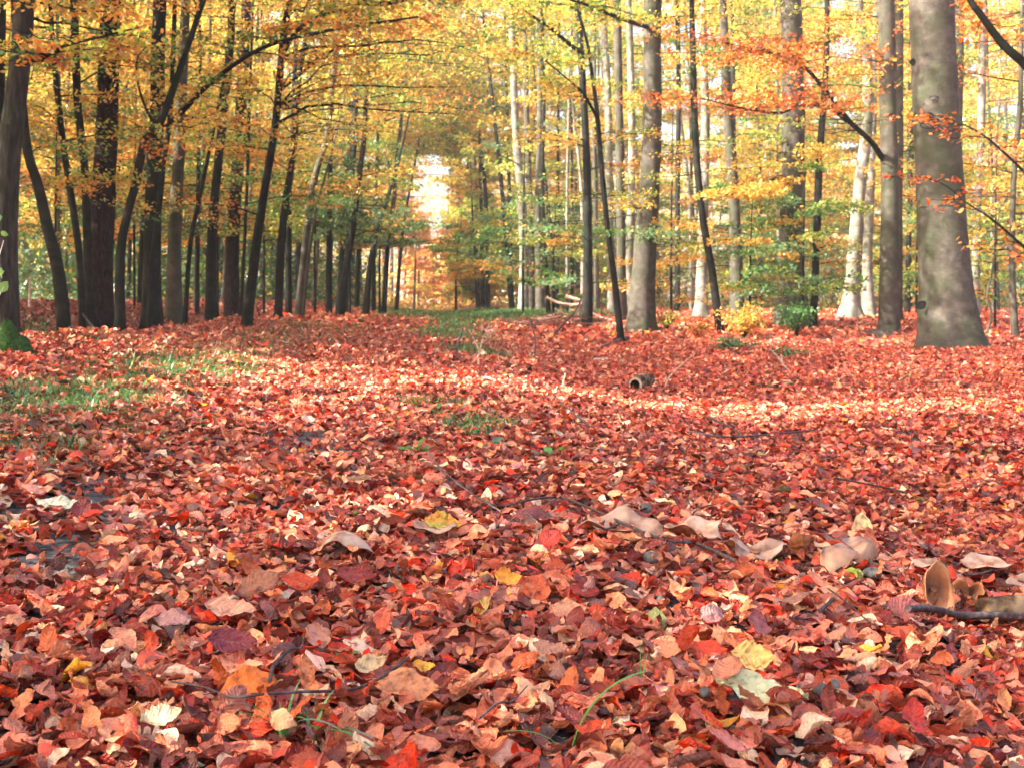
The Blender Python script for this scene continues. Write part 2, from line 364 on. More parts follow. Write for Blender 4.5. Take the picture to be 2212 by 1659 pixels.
def scatter(d0, d1, dens, rg, spread=.47):
    "random points in the fan of ground the camera looks over, with margin to both sides"
    area = spread * (d1 ** 2 - d0 ** 2); n = int(area * dens)
    d = np.sqrt(rg.uniform(d0 ** 2, d1 ** 2, n)); x = rg.uniform(-spread, spread, n) * d
    return x, d
lit = MB(); litf = MB()
def litter(mb, d0, d1, dens, nu, nv, ls, seed, lift=.03, tilt=.33, spread=.50):
    rg = np.random.default_rng(seed)
    x, y = scatter(d0, d1, dens, rg, spread)
    l = x + LSL * y
    keep = rg.uniform(size=len(x)) > bare_patch(x, y) * .93
    # the centre strip of grass shows through a little
    gs = np.exp(-((l + 3.0) / .55) ** 2) * .6 * smooth(-.6, .6, bumps(x, y, 2.2, 5, 44))
    keep &= rg.uniform(size=len(x)) > gs
    x, y, l = x[keep], y[keep], l[keep]; n = len(x)
    thick = .5 + .5 * np.clip(bumps(x, y, .6, 5, 31), -1, 1)
    z = ground(x, y) + .004 + lift * rg.uniform(0, 1, n) * (.35 + .9 * thick)
    P = np.stack([x, y, z], -1)
    curl = rg.normal(0, 3.0, n); curl = np.where(rg.uniform(size=n) < .22, np.sign(curl) * rg.uniform(4, 8.5, n), curl)
    ln = ls * np.where(rg.uniform(size=n) < .25, rg.uniform(.35, .7, n), rg.uniform(.7, 1.3, n))
    col = leaf_cols(n, rg)
    # right hollow and the left bank carry redder and browner leaves than the pinkish track
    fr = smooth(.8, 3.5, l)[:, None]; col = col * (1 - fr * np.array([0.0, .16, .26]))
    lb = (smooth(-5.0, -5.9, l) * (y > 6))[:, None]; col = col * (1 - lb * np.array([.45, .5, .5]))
    tl = tilt * (1 + .0 * l)
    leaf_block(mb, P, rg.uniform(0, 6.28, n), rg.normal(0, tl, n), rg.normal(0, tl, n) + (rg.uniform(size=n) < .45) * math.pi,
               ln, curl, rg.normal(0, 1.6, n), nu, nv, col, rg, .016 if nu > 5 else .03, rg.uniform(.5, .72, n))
    return n
nl = 0
nl += litter(lit, 1.3, 4.2, 1600, 10, 6, .080, 11, .055, .30, .62)
nl += litter(lit, 4.2, 8.0, 1250, 6, 3, .082, 12, .055, .32, .54)
nl += litter(litf, 8.0, 15.0, 800, 4, 2, .088, 13, .06, .36)
nl += litter(litf, 15.0, 30.0, 290, 2, 2, .112, 14, .08, .42)
nl += litter(litf, 30.0, 75.0, 42, 2, 1, .22, 15, .09, .42)
def litter_sides():
    "the same carpet beside and behind the viewer"
    rg = np.random.default_rng(19); n = 190000; x = rg.uniform(-11, 11, n); y = rg.uniform(-2.5, 14, n); k = np.abs(x) > np.where(y < 4.2, .60, .48) * y - .1; k |= y < 1.3; x, y = x[k], y[k]; n = len(x)
    z = ground(x, y) + .004 + .05 * rg.uniform(0, 1, n)
    leaf_block(litf, np.stack([x, y, z], -1), rg.uniform(0, 6.28, n), rg.normal(0, .32, n), rg.normal(0, .32, n), .088 * rg.uniform(.6, 1.25, n), rg.normal(0, 3, n), rg.normal(0, 1.5, n), 3, 2, leaf_cols(n, rg), rg, .03, rg.uniform(.5, .72, n))
    return n
nl += litter_sides()
print('fallen leaves', nl)

# ------------------------------------------------------------------ foliage
HOLES = [(np.array([-9.0, 140, 4.5]), 9.0), (np.array([-7.0, 118, 3.5]), 5.0)]       # (point, radius): gaps in the canopy through which the sun reaches that point
for px, py, y_, r_ in ((2012, 500, 27.9, .34), (2016, 575, 27.9, .26), (2008, 110, 27.9, .24), (2004, 440, 27.9, .26), (2012, 680, 27.9, .2),
                       (1850, 640, 42, 1.3), (1855, 540, 42, .8), (1872, 640, 45, 1.2), (1880, 560, 46, .8), (1110, 200, 60, 3), (1115, 330, 60, 2),
                       (1512, 620, 44, .8), (1360, 200, 45, 1), (1362, 320, 45, 1), (1316, 250, 45, 1), (1524, 200, 44, 1), (1700, 560, 38.5, .25),
                       (1395, 470, 37, .25), (1390, 570, 37, .3), (385, 330, 27, .25), (380, 440, 27, .3), (2109, 560, 45, .6), (2122, 250, 45, .6),
                       (1200, 655, 40, 1.6), (1260, 655, 40, 1.4)):
    HOLES.append((at(px, py, y_), r_))
for (hx, hy, hr) in ((5.5, 38, 1.8), (11, 44, 3), (14.5, 43, 2.2), (9, 52, 3), (15, 60, 4), (-5.5, 15.2, .3), (3, 55, 3), (17, 36, 1.3), (12, 33, .7), (7.6, 27, .5), (4.1, 23.0, .4),
                     (-2.6, 19.5, .35), (-1.2, 24, .4), (-4.5, 12.3, .25)):
    HOLES.append((np.array([hx, hy, float(ground(hx, hy))]), hr))
def sunlit_gap(P, rg=None):
    "True for leaves that would block one of the sun's gaps"
    t_ = P[:, 2] / SUN[2]; Q = P - SUN[None] * t_[:, None]
    l = Q[:, 0]
    c = 12.75 - .09 * l; hw = .95 + .9 * smooth(1.0, -2.0, l)
    ok = (np.abs(Q[:, 1] - c) < hw) & (l > -3.2) & (l < 5.6)
    for Hc, r in HOLES:
        V = P - Hc[None]; s = V @ SUN; d2 = (V ** 2).sum(1) - s * s
        ok |= (d2 < r * r) & (s > .3)
    return ok
rng_clear = np.random.default_rng(3)
def clearing(P):
    "the open ride above the track: nothing grows into it"
    y = np.maximum(P[:, 1], 1); l = P[:, 0] + LSL * P[:, 1]; z = P[:, 2]
    wob = 1 + .22 * np.sin(y * .13 + z * .9) + .22 * np.sin(y * .31 + z * 1.7 + np.sign(l) * 2)
    low = (np.abs(l - .003 * y) < (.15 + .0112 * y) * wob * rng_clear.uniform(.3, 1.25, len(l)) * np.clip((z / y - .035) / .05, .25, 1)) & (z < .85 + .118 * y) & (z > .055 * y) & (y < 160)
    track = (l > -5.2) & (l < 1.2) & (z < 1.6 + .03 * y) & (y < 120)
    if rng_clear is not None: low &= rng_clear.uniform(size=len(l)) > .14
    return low | track
def leaves(mb, P, size, col, rg, tilt=.55, hexa=True):
    n = len(P)
    if n == 0: return
    yaw = rg.uniform(0, 6.28, n); pt = rg.normal(0, tilt, n); rl = rg.normal(0, tilt, n)
    s = size * rg.uniform(.7, 1.3, n)
    ax = np.stack([np.cos(yaw) * np.cos(pt), np.sin(yaw) * np.cos(pt), np.sin(pt) - .15], -1)
    bx = np.stack([-np.sin(yaw) * np.cos(rl), np.cos(yaw) * np.cos(rl), np.sin(rl)], -1)
    A = ax * s[:, None] * .5; B = bx * s[:, None] * .31
    if hexa:
        V = np.stack([P - A, P - A * .35 - B, P + A * .35 - B * .9, P + A, P + A * .35 + B * .9, P - A * .35 + B], 1); k = 6
    else:
        V = np.stack([P - A, P - B, P + A, P + B], 1); k = 4
    mb.add(V.reshape(-1, 3), np.arange(n * k).reshape(n, k), k, np.repeat(col, k, axis=0))
FC = dict(yel=(.86, .56, .10), gold=(.84, .42, .07), ora=(.78, .27, .05), red=(.66, .12, .03), yg=(.52, .58, .10), grn=(.10, .26, .05),
          pgr=(.22, .42, .20), dgr=(.04, .11, .03), pink=(.78, .34, .16))
def mixcol(names, n, rg):
    ks = list(names); w = np.array([names[k] for k in ks], float); w /= w.sum()
    return np.array([FC[k] for k in ks])[rg.choice(len(ks), n, p=w)]
def crown(tmb, lmb, TP, TR, z0, z1, nb, L, nleaf, size, pal, rg, y=30, hexa=True, rise=.25, azb=None, twig=True):
    "flat beech sprays leaving the stem TP between heights z0 and z1"
    zz = TP[:, 2]
    for b in range(nb):
        z = z0 + (z1 - z0) * rg.uniform() ** .9
        i = int(np.argmin(np.abs(zz - z))); p0 = TP[i].copy()
        az = rg.uniform(0, 6.28) if azb is None else rg.normal(azb[0], azb[1])
        Lb = L * rg.uniform(.55, 1.25); up = rise * rg.uniform(-.1, 1.3)
        d = np.array([math.cos(az), math.sin(az), up]); side = np.array([-math.sin(az), math.cos(az), 0])
        t_ = np.linspace(0, 1, 7)
        bend = rg.normal(0, .12)
        if clearing((p0 + Lb * d * .7)[None])[0]: continue
        axis = p0 + Lb * (t_[:, None] * d + (t_ ** 2)[:, None] * (side * bend + np.array([0, 0, -up * .75])))
        wg = rg.normal(0, .035 * Lb, (7, 3)); wg[0] = 0; axis = axis + np.cumsum(wg, 0) * .6
        if twig and not (p0[2] > 6 and sunlit_gap(axis).sum() >= (1 if y == 20 else 2)):
            r0 = min(TR[i] * .45, .007 * Lb + .005)
            tube(tmb, axis, np.linspace(r0, .003 + y * 5e-5, 7), 4, cap=False)
        n = max(4, int(nleaf * rg.uniform(.6, 1.4) * (Lb / L)))
        u = rg.uniform(.12, 1.05, n); ii = np.clip(u * 6, 0, 5.99).astype(int)
        fr = (u * 6 - ii)[:, None]; ax = axis[ii] * (1 - fr) + axis[np.minimum(ii + 1, 6)] * fr
        # side twigs: leaves fall on a comb of slanted lines
        wd = Lb * .42 * np.sqrt(np.clip(1.12 - u, 0, 1)) * np.clip(u * 3, 0, 1)
        sd = rg.uniform(-1, 1, n); o = sd * wd
        fw = np.abs(o) * .6
        slope = rg.normal(0, .12)
        P = ax + side * o[:, None] + d * fw[:, None] * .8
        P[:, 2] += rg.normal(0, .028 * Lb + .02, n) + o * slope - np.abs(o) * .12
        if twig:
            k = rg.choice(n, min(n, 9), replace=False)
            for q in k[:int(7)]:
                a_ = ax[q]; e_ = P[q]; dd = (e_ - a_); w_ = .0035 + y * 5e-5
                s_ = np.array([0, 0, w_]); tmb.add(np.stack([a_ - s_, a_ + s_, e_ + s_ * .4, e_ - s_ * .4]), [[0, 1, 2, 3]], 4)
        base = mixcol(pal, 1, rg)[0]
        col = np.where(rg.uniform(size=(n, 1)) < .68, base[None], mixcol(pal, n, rg)) * rg.uniform(.72, 1.2, (n, 1)) * rg.uniform(.92, 1.08, (n, 3))
        ok = ~(sunlit_gap(P) | clearing(P))
        leaves(lmb, P[ok], size, col[ok] * .78, rg, .5, hexa)

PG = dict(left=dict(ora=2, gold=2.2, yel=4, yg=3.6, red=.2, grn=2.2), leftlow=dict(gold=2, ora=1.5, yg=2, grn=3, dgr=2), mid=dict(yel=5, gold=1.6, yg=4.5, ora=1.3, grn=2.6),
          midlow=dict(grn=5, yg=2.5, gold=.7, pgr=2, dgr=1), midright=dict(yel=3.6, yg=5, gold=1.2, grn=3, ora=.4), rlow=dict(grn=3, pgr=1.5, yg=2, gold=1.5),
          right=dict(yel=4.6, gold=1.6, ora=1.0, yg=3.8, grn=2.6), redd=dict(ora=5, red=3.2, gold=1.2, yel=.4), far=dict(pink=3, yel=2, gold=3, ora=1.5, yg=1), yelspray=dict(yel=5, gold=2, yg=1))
def trunk_line(pts, y, top=15.0, lean_keep=.55):
    "pts: (px, py, width px) from the top of the picture down to the base"
    P = [at(a_, b_, y) for a_, b_, _ in pts]; r = [max(w, 2) / 2 / F * y for *_, w in pts]
    base = P[-1].copy(); gz = float(ground(base[0], base[1])); base[2] = gz - .12
    P[-1] = base
    if P[-2][2] < gz + .15: P.pop(-2); r.pop(-2)
    P = P[::-1]; r = r[::-1]
    n = max(10, int((P[-1][2] - P[0][2]) / .22)); n = min(n, 64)
    Q = catmull(np.c_[np.array(P), np.array(r)], n)
    # go on upwards above the picture's edge
    d = (Q[-1, :3] - Q[-4, :3]); d /= np.linalg.norm(d) + 1e-9; z = Q[-1, 2]; ext = []; c = Q[-1, :3].copy(); rr = Q[-1, 3]
    k = 0
    while c[2] < top and k < 14:
        d = d * np.array([.9, .9, 1]); c = c + d / max(d[2], .3) * max(.9, (top - z) / 10); k += 1
        ext.append([*c, max(rr * (1 - .85 * min(1, (c[2] - z) / max(top - z, .5))), .012)])
    if ext: Q = np.vstack([Q, ext])
    return Q[:, :3], Q[:, 3]
ntree = 0
def tree(name, pts, y, mat, label, cat='tree', top=None, pal='left', lowpal=None, z0=2.2, nb=16, L=2.2, nleaf=150, group=None, flare=.45, noise=.03, hi=True, size=None, lobes=5, seed=None, arch=None):
    global ntree; ntree += 1
    rg = np.random.default_rng(1000 + ntree if seed is None else seed)
    vis = CAM_H + (660 / F) * y                       # height of the picture's top edge at this distance
    top = top or vis + (13 if y < 34 and pts[-1][0] < 900 else 7)
    TP, TR = trunk_line(pts, y, top)
    root = empty(name, (TP[0][0], TP[0][1], float(ground(TP[0][0], TP[0][1]))))
    tag(root, label, cat, group)
    m = 20 if TR[2] * F / y > 12 else 12 if TR[2] * F / y > 5 else 8
    tb = MB(); tube(tb, TP, TR, m, noise, flare, lobes, seed=ntree)
    tb.build('trunk', M[mat], root)
    size = size or max(.07, y * .0026); nleaf = nleaf * 1.3
    bmb, lmb = MB(), MB()
    vb = min(vis, top)
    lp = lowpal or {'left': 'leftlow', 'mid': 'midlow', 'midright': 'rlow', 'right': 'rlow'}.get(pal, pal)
    left = pts[-1][0] < 900; nb = max(2, int(nb * .72)) if left and y < 40 else nb; zc = .85 + .075 * y
    if left: z0 = max(z0, min(.85 + .045 * y, vb - 2))
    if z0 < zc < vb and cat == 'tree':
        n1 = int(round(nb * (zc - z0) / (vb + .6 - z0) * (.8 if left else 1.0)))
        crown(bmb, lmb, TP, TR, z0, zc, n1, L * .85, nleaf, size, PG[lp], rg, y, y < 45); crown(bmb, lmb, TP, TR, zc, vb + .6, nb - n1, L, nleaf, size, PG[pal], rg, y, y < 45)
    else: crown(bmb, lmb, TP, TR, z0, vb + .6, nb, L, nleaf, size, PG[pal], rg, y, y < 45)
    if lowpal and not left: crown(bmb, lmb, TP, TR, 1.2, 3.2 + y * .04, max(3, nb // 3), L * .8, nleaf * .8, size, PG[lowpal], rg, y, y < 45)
    if top > vis + 2 and hi:
        crown(bmb, lmb, TP, TR, vis + .8, top, (26 if y < 34 else 13) if left else 6, L * 1.35, 75, size * 2.4, PG[pal], rg, y, False)  # unseen upper crowns; left ones made taller and denser to cast shade
    if arch:
        for (az_, aL, an, za, zb) in arch: crown(bmb, lmb, TP, TR, za, min(zb, top), an, aL, nleaf * 1.35, size, PG[pal], rg, y, y < 45, .55, (az_, .75))
    if lmb.n: joined(bmb, lmb, M['dark'] if mat != 'pale' else M['beech']).build('crown', M['foliage'], root)
    return root, TP, TR

# ---- left side, near to far
T = {}
T['a'] = tree('grey_tree', [(52, 0, 43), (46, 110, 43), (32, 230, 46), (16, 380, 50), (10, 560, 54), (8, 700, 66)], 14.2, 'grey', 'grey ridged trunk at the left edge rising behind the mossy mound', z0=3.4, nb=9, L=1.6, nleaf=170, top=13)
T['b'] = tree('thin_tree', [(4, 0, 18), (2, 150, 18), (-4, 300, 20), (-14, 660, 26)], 16, 'dark', 'dark stem cut by the left edge beside the grey ridged trunk', z0=3.6, nb=5, L=1.4)
T['c'] = tree('leaning_tree', [(48, 215, 16), (60, 330, 20), (82, 400, 22), (105, 500, 25), (128, 600, 27), (141, 672, 32)], 17, 'dark', 'short dark mossy trunk leaning left into the grey ridged trunk', z0=2.2, nb=9, L=1.3, top=7, nleaf=110, flare=.2)
T['d'] = tree('thin_tree', [(160, 0, 17), (163, 100, 17), (168, 230, 17), (183, 369, 17), (188, 507, 18), (192, 640, 20)], 21, 'dark', 'slim dark stem close on the left of the big flaky spruce', nb=16, nleaf=180, L=1.8)
T['e'] = tree('forked_tree', [(112, 60, 9), (122, 184, 12), (138, 322, 14), (166, 507, 15), (174, 600, 15), (178, 655, 18)], 20, 'dark', 'thin dark stem leaning left, second to the left of the big flaky spruce', nb=16, nleaf=170, L=1.8)
T['f'] = tree('spruce_tree', [(240, 0, 42), (235, 160, 44), (230, 276, 47), (221, 461, 52), (216, 570, 56), (212, 664, 66)], 21.5, 'spruce', 'thick reddish spruce trunk with rough flaky bark', z0=4, nb=8, nleaf=120, L=1.6, noise=.05, flare=.5)
T['g'] = tree('curved_tree', [(440, 0, 12), (401, 115, 13), (369, 207, 16), (341, 276, 17), (313, 304, 18), (295, 392, 18), (276, 461, 18), (260, 553, 21), (258, 663, 25)], 20, 'dark', 'thin dark tree curving far to the right in front of the straight trunks', nb=13, nleaf=140, L=1.6, flare=.2, lowpal=None, z0=3)
T['h'] = tree('beech_tree', [(346, 0, 28), (341, 120, 29), (339, 230, 30), (332, 415, 34), (328, 550, 38), (327, 655, 46)], 23, 'dark', 'straight dark beech with green mossy foot behind the curving thin tree', nb=14, nleaf=160, L=1.9, flare=.55)
T['i'] = tree('beech_tree', [(401, 0, 20), (393, 184, 22), (387, 322, 24), (380, 461, 28), (376, 560, 30), (375, 655, 38)], 27, 'beech', 'brown beech trunk with a dim patch of sun, right of the mossy footed beech', nb=15, nleaf=160, L=2)
T['j'] = tree('branching_tree', [(378, 0, 9), (375, 92, 10), (369, 230, 10), (363, 290, 11), (353, 350, 12), (346, 430, 12), (330, 560, 13), (318, 655, 15)], 22.5, 'dark', 'slender stem whose long bare bough arches right across the wood', nb=8, nleaf=130, L=1.4, flare=.15)
T['k'] = tree('thin_tree', [(461, 286, 6), (445, 360, 8), (429, 438, 9), (410, 540, 10), (396, 645, 12)], 25, 'dark', 'thin dark sapling leaning right between two beeches', nb=8, nleaf=110, L=1.3, top=8, flare=.1)
T['l'] = tree('beech_tree', [(500, 0, 14), (498, 90, 16), (484, 230, 18), (465, 415, 19), (457, 540, 22), (454, 663, 26)], 28, 'dark', 'dark upright beech just left of the reddish second spruce', nb=16, nleaf=170, L=2)
T['m'] = tree('spruce_tree', [(533, 0, 20), (521, 230, 24), (507, 461, 27), (502, 570, 29), (500, 660, 34)], 34, 'spruce', 'slimmer reddish spruce trunk between a dark upright and a leaning beech', nb=12, nleaf=150, L=2.2, noise=.05)
T['n'] = tree('leaning_tree', [(627, 0, 15), (612, 83, 15), (594, 276, 16), (571, 415, 18), (551, 553, 21), (530, 682, 25)], 24, 'dark', 'black beech trunk leaning right at the track edge', nb=15, nleaf=170, L=2.1, flare=.3, arch=[(-.1, 3.2, 16, 4.0, 7.3)])
T['o'] = tree('thin_tree', [(667, 0, 9), (659, 92, 11), (646, 161, 13), (634, 323, 14), (609, 507, 17), (600, 665, 19)], 34, 'dark', 'dark stem right behind the black leaning trunk', nb=17, nleaf=170, L=2.2, pal='left', lowpal='leftlow', arch=[(-.1, 3.6, 16, 5.3, 10.0)])
T['p'] = tree('thin_tree', [(640, 60, 10), (634, 240, 11), (628, 369, 12), (624, 461, 13), (623, 664, 15)], 38, 'dark', 'straight dark stem second behind the black leaning trunk', nb=17, nleaf=170, L=2.4, pal='left', lowpal='leftlow', arch=[(-.1, 3.6, 16, 5.8, 11.1)])
T['q'] = tree('leaning_tree', [(735, 20, 10), (719, 184, 12), (705, 300, 13), (678, 392, 14), (662, 507, 15), (643, 664, 18)], 37, 'beech', 'grey stem leaning right with a pale sunlit upper part', nb=17, nleaf=180, L=2.4, pal='mid', lowpal='midlow', arch=[(-.1, 4.0, 16, 5.7, 10.8)])
T['r'] = tree('thin_tree', [(700, 390, 5), (687, 438, 6), (668, 550, 6), (652, 662, 8)], 36, 'beech', 'pale thin pole leaning beside the grey leaning stem', nb=7, nleaf=120, L=1.5, top=9, pal='midlow', flare=.1)
T['s'] = tree('thin_tree', [(716, 300, 9), (712, 415, 11), (711, 540, 12), (710, 664, 15)], 46, 'dark', 'dark straight stem behind the green sprays left of the ride', nb=18, nleaf=180, L=2.8, pal='mid', lowpal='midlow', arch=[(-.1, 4.6, 16, 6.8, 13.3)])
T['t'] = tree('leaning_tree', [(792, 200, 9), (786, 300, 11), (775, 392, 12), (761, 507, 13), (745, 590, 15), (731, 665, 20)], 43, 'dark', 'mossy footed stem leaning right where the left row closes up', nb=18, nleaf=180, L=2.7, pal='mid', lowpal='midlow', arch=[(-.1, 4.6, 16, 6.4, 12.5)])
T['u'] = tree('thin_tree', [(768, 120, 12), (767, 276, 12), (760, 380, 12), (752, 520, 12), (748, 663, 14)], 52, 'dark', 'upright dark stem behind the mossy footed leaning one', nb=18, nleaf=190, L=3, pal='mid', lowpal='midlow', arch=[(-.1, 5.0, 16, 7.6, 14.9)])
T['v'] = tree('leaning_tree', [(860, 350, 6), (848, 392, 8), (830, 450, 9), (811, 507, 11), (798, 590, 12), (788, 664, 16)], 52, 'dark', 'crooked dark stem leaning over the ride in the left row', nb=18, nleaf=180, L=2.7, pal='mid', lowpal='midlow', top=12, arch=[(-.1, 5.2, 16, 7.6, 14.9)])
T['w'] = tree('leaning_tree', [(866, 270, 7), (857, 345, 8), (851, 430, 9), (838, 530, 10), (828, 664, 13)], 60, 'dark', 'dark stem leaning right, next beyond the crooked one', nb=18, nleaf=190, L=3, pal='mid', lowpal='midlow', arch=[(-.1, 5.8, 16, 8.7, 17.1)])
T['x'] = tree('leaning_tree', [(888, 400, 5), (876, 460, 6), (866, 540, 7), (855, 664, 10)], 72, 'dark', 'thin leaning stem at the far end of the left row', nb=16, nleaf=190, L=3, pal='mid', lowpal='midlow', top=14, arch=[(-.1, 6.5, 16, 10.2, 20.3)])
T['y'] = tree('thin_tree', [(812, 420, 8), (808, 520, 8), (806, 664, 12)], 64, 'dark', 'short dark stem between the crooked stem and its neighbour', nb=16, nleaf=190, L=3, pal='mid', lowpal='midlow', arch=[(-.1, 6.0, 16, 9.2, 18.1)])
T['z'] = tree('thin_tree', [(897, 575, 4), (894, 664, 6)], 95, 'pale', 'pale little pole standing alone at the far left of the ride', nb=2, nleaf=30, L=1, top=5.2, pal='far', flare=0)
# ---- right side
T['A'] = tree('thin_tree', [(1040, 330, 6), (1047, 392, 8), (1051, 480, 9), (1053, 560, 9), (1054, 665, 12)], 72, 'dark', 'dark stem standing alone just right of the bright gap', nb=16, nleaf=190, L=3, pal='midright', lowpal='midright', arch=[(3.2, 6.6, 16, 9.5, 20.3)])
T['B'] = tree('thin_tree', [(1024, 520, 5), (1029, 600, 6), (1031, 665, 8)], 78, 'dark', 'short dark stem left of the lone stem by the bright gap', nb=12, nleaf=150, L=2.5, pal='midright', top=10, arch=[(3.2, 6.9, 16, 10.2, 21.9)])
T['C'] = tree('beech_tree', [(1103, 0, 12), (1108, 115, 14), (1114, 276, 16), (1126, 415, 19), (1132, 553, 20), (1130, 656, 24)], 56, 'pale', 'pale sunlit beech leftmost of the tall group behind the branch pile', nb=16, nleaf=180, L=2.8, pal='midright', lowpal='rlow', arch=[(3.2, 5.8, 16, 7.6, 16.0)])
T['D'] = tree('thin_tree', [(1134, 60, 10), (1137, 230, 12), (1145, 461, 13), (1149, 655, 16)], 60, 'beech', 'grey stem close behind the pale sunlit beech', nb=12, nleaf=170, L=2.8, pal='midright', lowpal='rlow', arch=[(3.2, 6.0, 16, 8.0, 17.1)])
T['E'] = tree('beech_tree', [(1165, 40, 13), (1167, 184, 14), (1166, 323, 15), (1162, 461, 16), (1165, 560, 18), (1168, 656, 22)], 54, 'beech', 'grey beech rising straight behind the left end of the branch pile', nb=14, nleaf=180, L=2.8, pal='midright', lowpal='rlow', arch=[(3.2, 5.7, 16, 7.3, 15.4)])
T['F'] = tree('leaning_tree', [(1170, 330, 7), (1180, 415, 9), (1192, 530, 9), (1204, 650, 12)], 58, 'dark', 'dark stem leaning left behind the branch pile', nb=10, nleaf=170, L=2.6, pal='midright', top=14, arch=[(3.2, 5.9, 16, 7.8, 16.5)])
T['G'] = tree('thin_tree', [(1207, 150, 6), (1206, 276, 6), (1205, 450, 7), (1204, 655, 8)], 66, 'dark', 'very thin upright stem above the left half of the branch pile', nb=12, nleaf=170, L=3, pal='midright')
T['H'] = tree('thin_tree', [(1234, 200, 5), (1236, 400, 6), (1236, 655, 8)], 68, 'dark', 'very thin upright stem above the middle of the branch pile', nb=12, nleaf=170, L=3, pal='midright')
T['I'] = tree('beech_tree', [(1247, 0, 14), (1259, 184, 15), (1268, 369, 17), (1270, 553, 19), (1268, 681, 25)], 38, 'dark', 'dark beech at the right end of the branch pile', nb=16, nleaf=180, L=2.2, pal='midright', lowpal='midright', arch=[(3.2, 4.9, 16, 5.4, 11.1)])
T['J'] = tree('leaning_tree', [(1240, 0, 6), (1268, 92, 7), (1280, 170, 8), (1291, 258, 10), (1300, 369, 11), (1314, 507, 12), (1328, 610, 14), (1343, 712, 17)], 31, 'dark', 'thin black tree leaning left with boughs reaching to the left', nb=10, nleaf=130, L=1.7, pal='midright', flare=.15)
T['K'] = tree('thin_tree', [(1284, 180, 8), (1284, 323, 9), (1287, 480, 10), (1290, 662, 13)], 56, 'beech', 'grey stem seen between the dark beech and the black leaning tree', nb=12, nleaf=180, L=2.8, pal='midright', lowpal='rlow')
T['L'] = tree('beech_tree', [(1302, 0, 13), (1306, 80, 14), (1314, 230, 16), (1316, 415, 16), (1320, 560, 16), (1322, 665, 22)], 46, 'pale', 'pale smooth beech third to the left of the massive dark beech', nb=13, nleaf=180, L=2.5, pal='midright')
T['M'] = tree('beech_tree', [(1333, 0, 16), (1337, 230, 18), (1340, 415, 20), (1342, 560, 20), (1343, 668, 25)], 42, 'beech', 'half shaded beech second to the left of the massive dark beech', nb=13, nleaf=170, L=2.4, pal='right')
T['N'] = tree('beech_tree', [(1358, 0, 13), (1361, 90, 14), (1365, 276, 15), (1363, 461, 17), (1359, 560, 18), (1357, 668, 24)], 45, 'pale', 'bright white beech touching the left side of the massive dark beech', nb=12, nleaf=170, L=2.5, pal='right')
T['O'] = tree('beech_tree', [(1410, 0, 37), (1409, 110, 38), (1409, 276, 40), (1402, 420, 45), (1392, 560, 50), (1384, 697, 60)], 36, 'beech', 'massive dark grey beech in the middle of the right side', nb=17, nleaf=190, L=2.4, pal='right', flare=.35, lobes=6)
T['P'] = tree('beech_tree', [(1517, 0, 15), (1521, 150, 17), (1524, 276, 19), (1520, 430, 21), (1517, 553, 23), (1515, 675, 31)], 44, 'pale', 'white barked beech behind the small leaning mossy tree', nb=14, nleaf=170, L=2.4, pal='right', lowpal='rlow')
T['Q'] = tree('leaning_tree', [(1497, 130, 13), (1500, 240, 15), (1505, 346, 15), (1514, 440, 16), (1524, 507, 16), (1540, 599, 17), (1557, 692, 20)], 35, 'dark', 'small dark mossy tree leaning left in front of the white barked beech', nb=11, nleaf=150, L=1.9, pal='right', lowpal='rlow', flare=.2)
T['R'] = tree('beech_tree', [(1561, 0, 17), (1566, 110, 19), (1571, 230, 22), (1581, 369, 24), (1589, 510, 25), (1596, 672, 30)], 42, 'beech', 'straight brown beech behind the low yellow shrub', nb=14, nleaf=170, L=2.4, pal='right', lowpal='rlow')
T['S'] = tree('beech_tree', [(1708, 0, 44), (1712, 150, 46), (1714, 280, 48), (1712, 415, 50), (1709, 560, 55), (1712, 712, 70)], 38.5, 'beech', 'very thick dark beech behind the low green sapling', nb=15, nleaf=180, L=2.3, pal='right', lowpal='rlow', flare=.3, lobes=6)
T['U'] = tree('thin_tree', [(1787, 0, 11), (1785, 130, 13), (1778, 240, 14), (1770, 340, 16), (1766, 461, 17), (1762, 570, 16), (1757, 698, 18)], 37, 'dark', 'dark slim tree hugging the right side of the thickest dark beech', nb=12, nleaf=150, L=2, pal='right', lowpal='rlow')
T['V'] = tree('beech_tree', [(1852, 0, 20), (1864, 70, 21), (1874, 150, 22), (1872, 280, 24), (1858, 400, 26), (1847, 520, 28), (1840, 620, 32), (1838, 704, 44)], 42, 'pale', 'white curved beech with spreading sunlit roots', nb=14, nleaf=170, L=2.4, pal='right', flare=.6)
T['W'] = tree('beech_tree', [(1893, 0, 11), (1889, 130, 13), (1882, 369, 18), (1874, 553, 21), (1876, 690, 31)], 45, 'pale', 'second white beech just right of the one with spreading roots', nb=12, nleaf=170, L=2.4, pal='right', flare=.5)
T['X'] = tree('beech_tree', [(1914, 0, 35), (1917, 160, 36), (1919, 276, 36), (1922, 415, 37), (1921, 600, 41), (1921, 710, 47)], 34, 'beech', 'tall grey beech whose long bough reaches up to the left', nb=7, nleaf=120, L=1.8, pal='redd', z0=6, flare=.2)
T['Y'] = tree('beech_tree', [(1941, 0, 20), (1941, 276, 20), (1939, 480, 20), (1937, 670, 26)], 40, 'beech', 'green grey trunk half hidden behind the tall beech with the long bough', nb=12, nleaf=150, L=2.2, pal='right')
T['Z'] = tree('thin_tree', [(1973, 130, 8), (1969, 323, 10), (1963, 520, 11), (1960, 667, 14)], 54, 'dark', 'slim dark stem between the bough bearing beech and the biggest trunk', nb=14, nleaf=180, L=2.8, pal='right', lowpal='rlow')
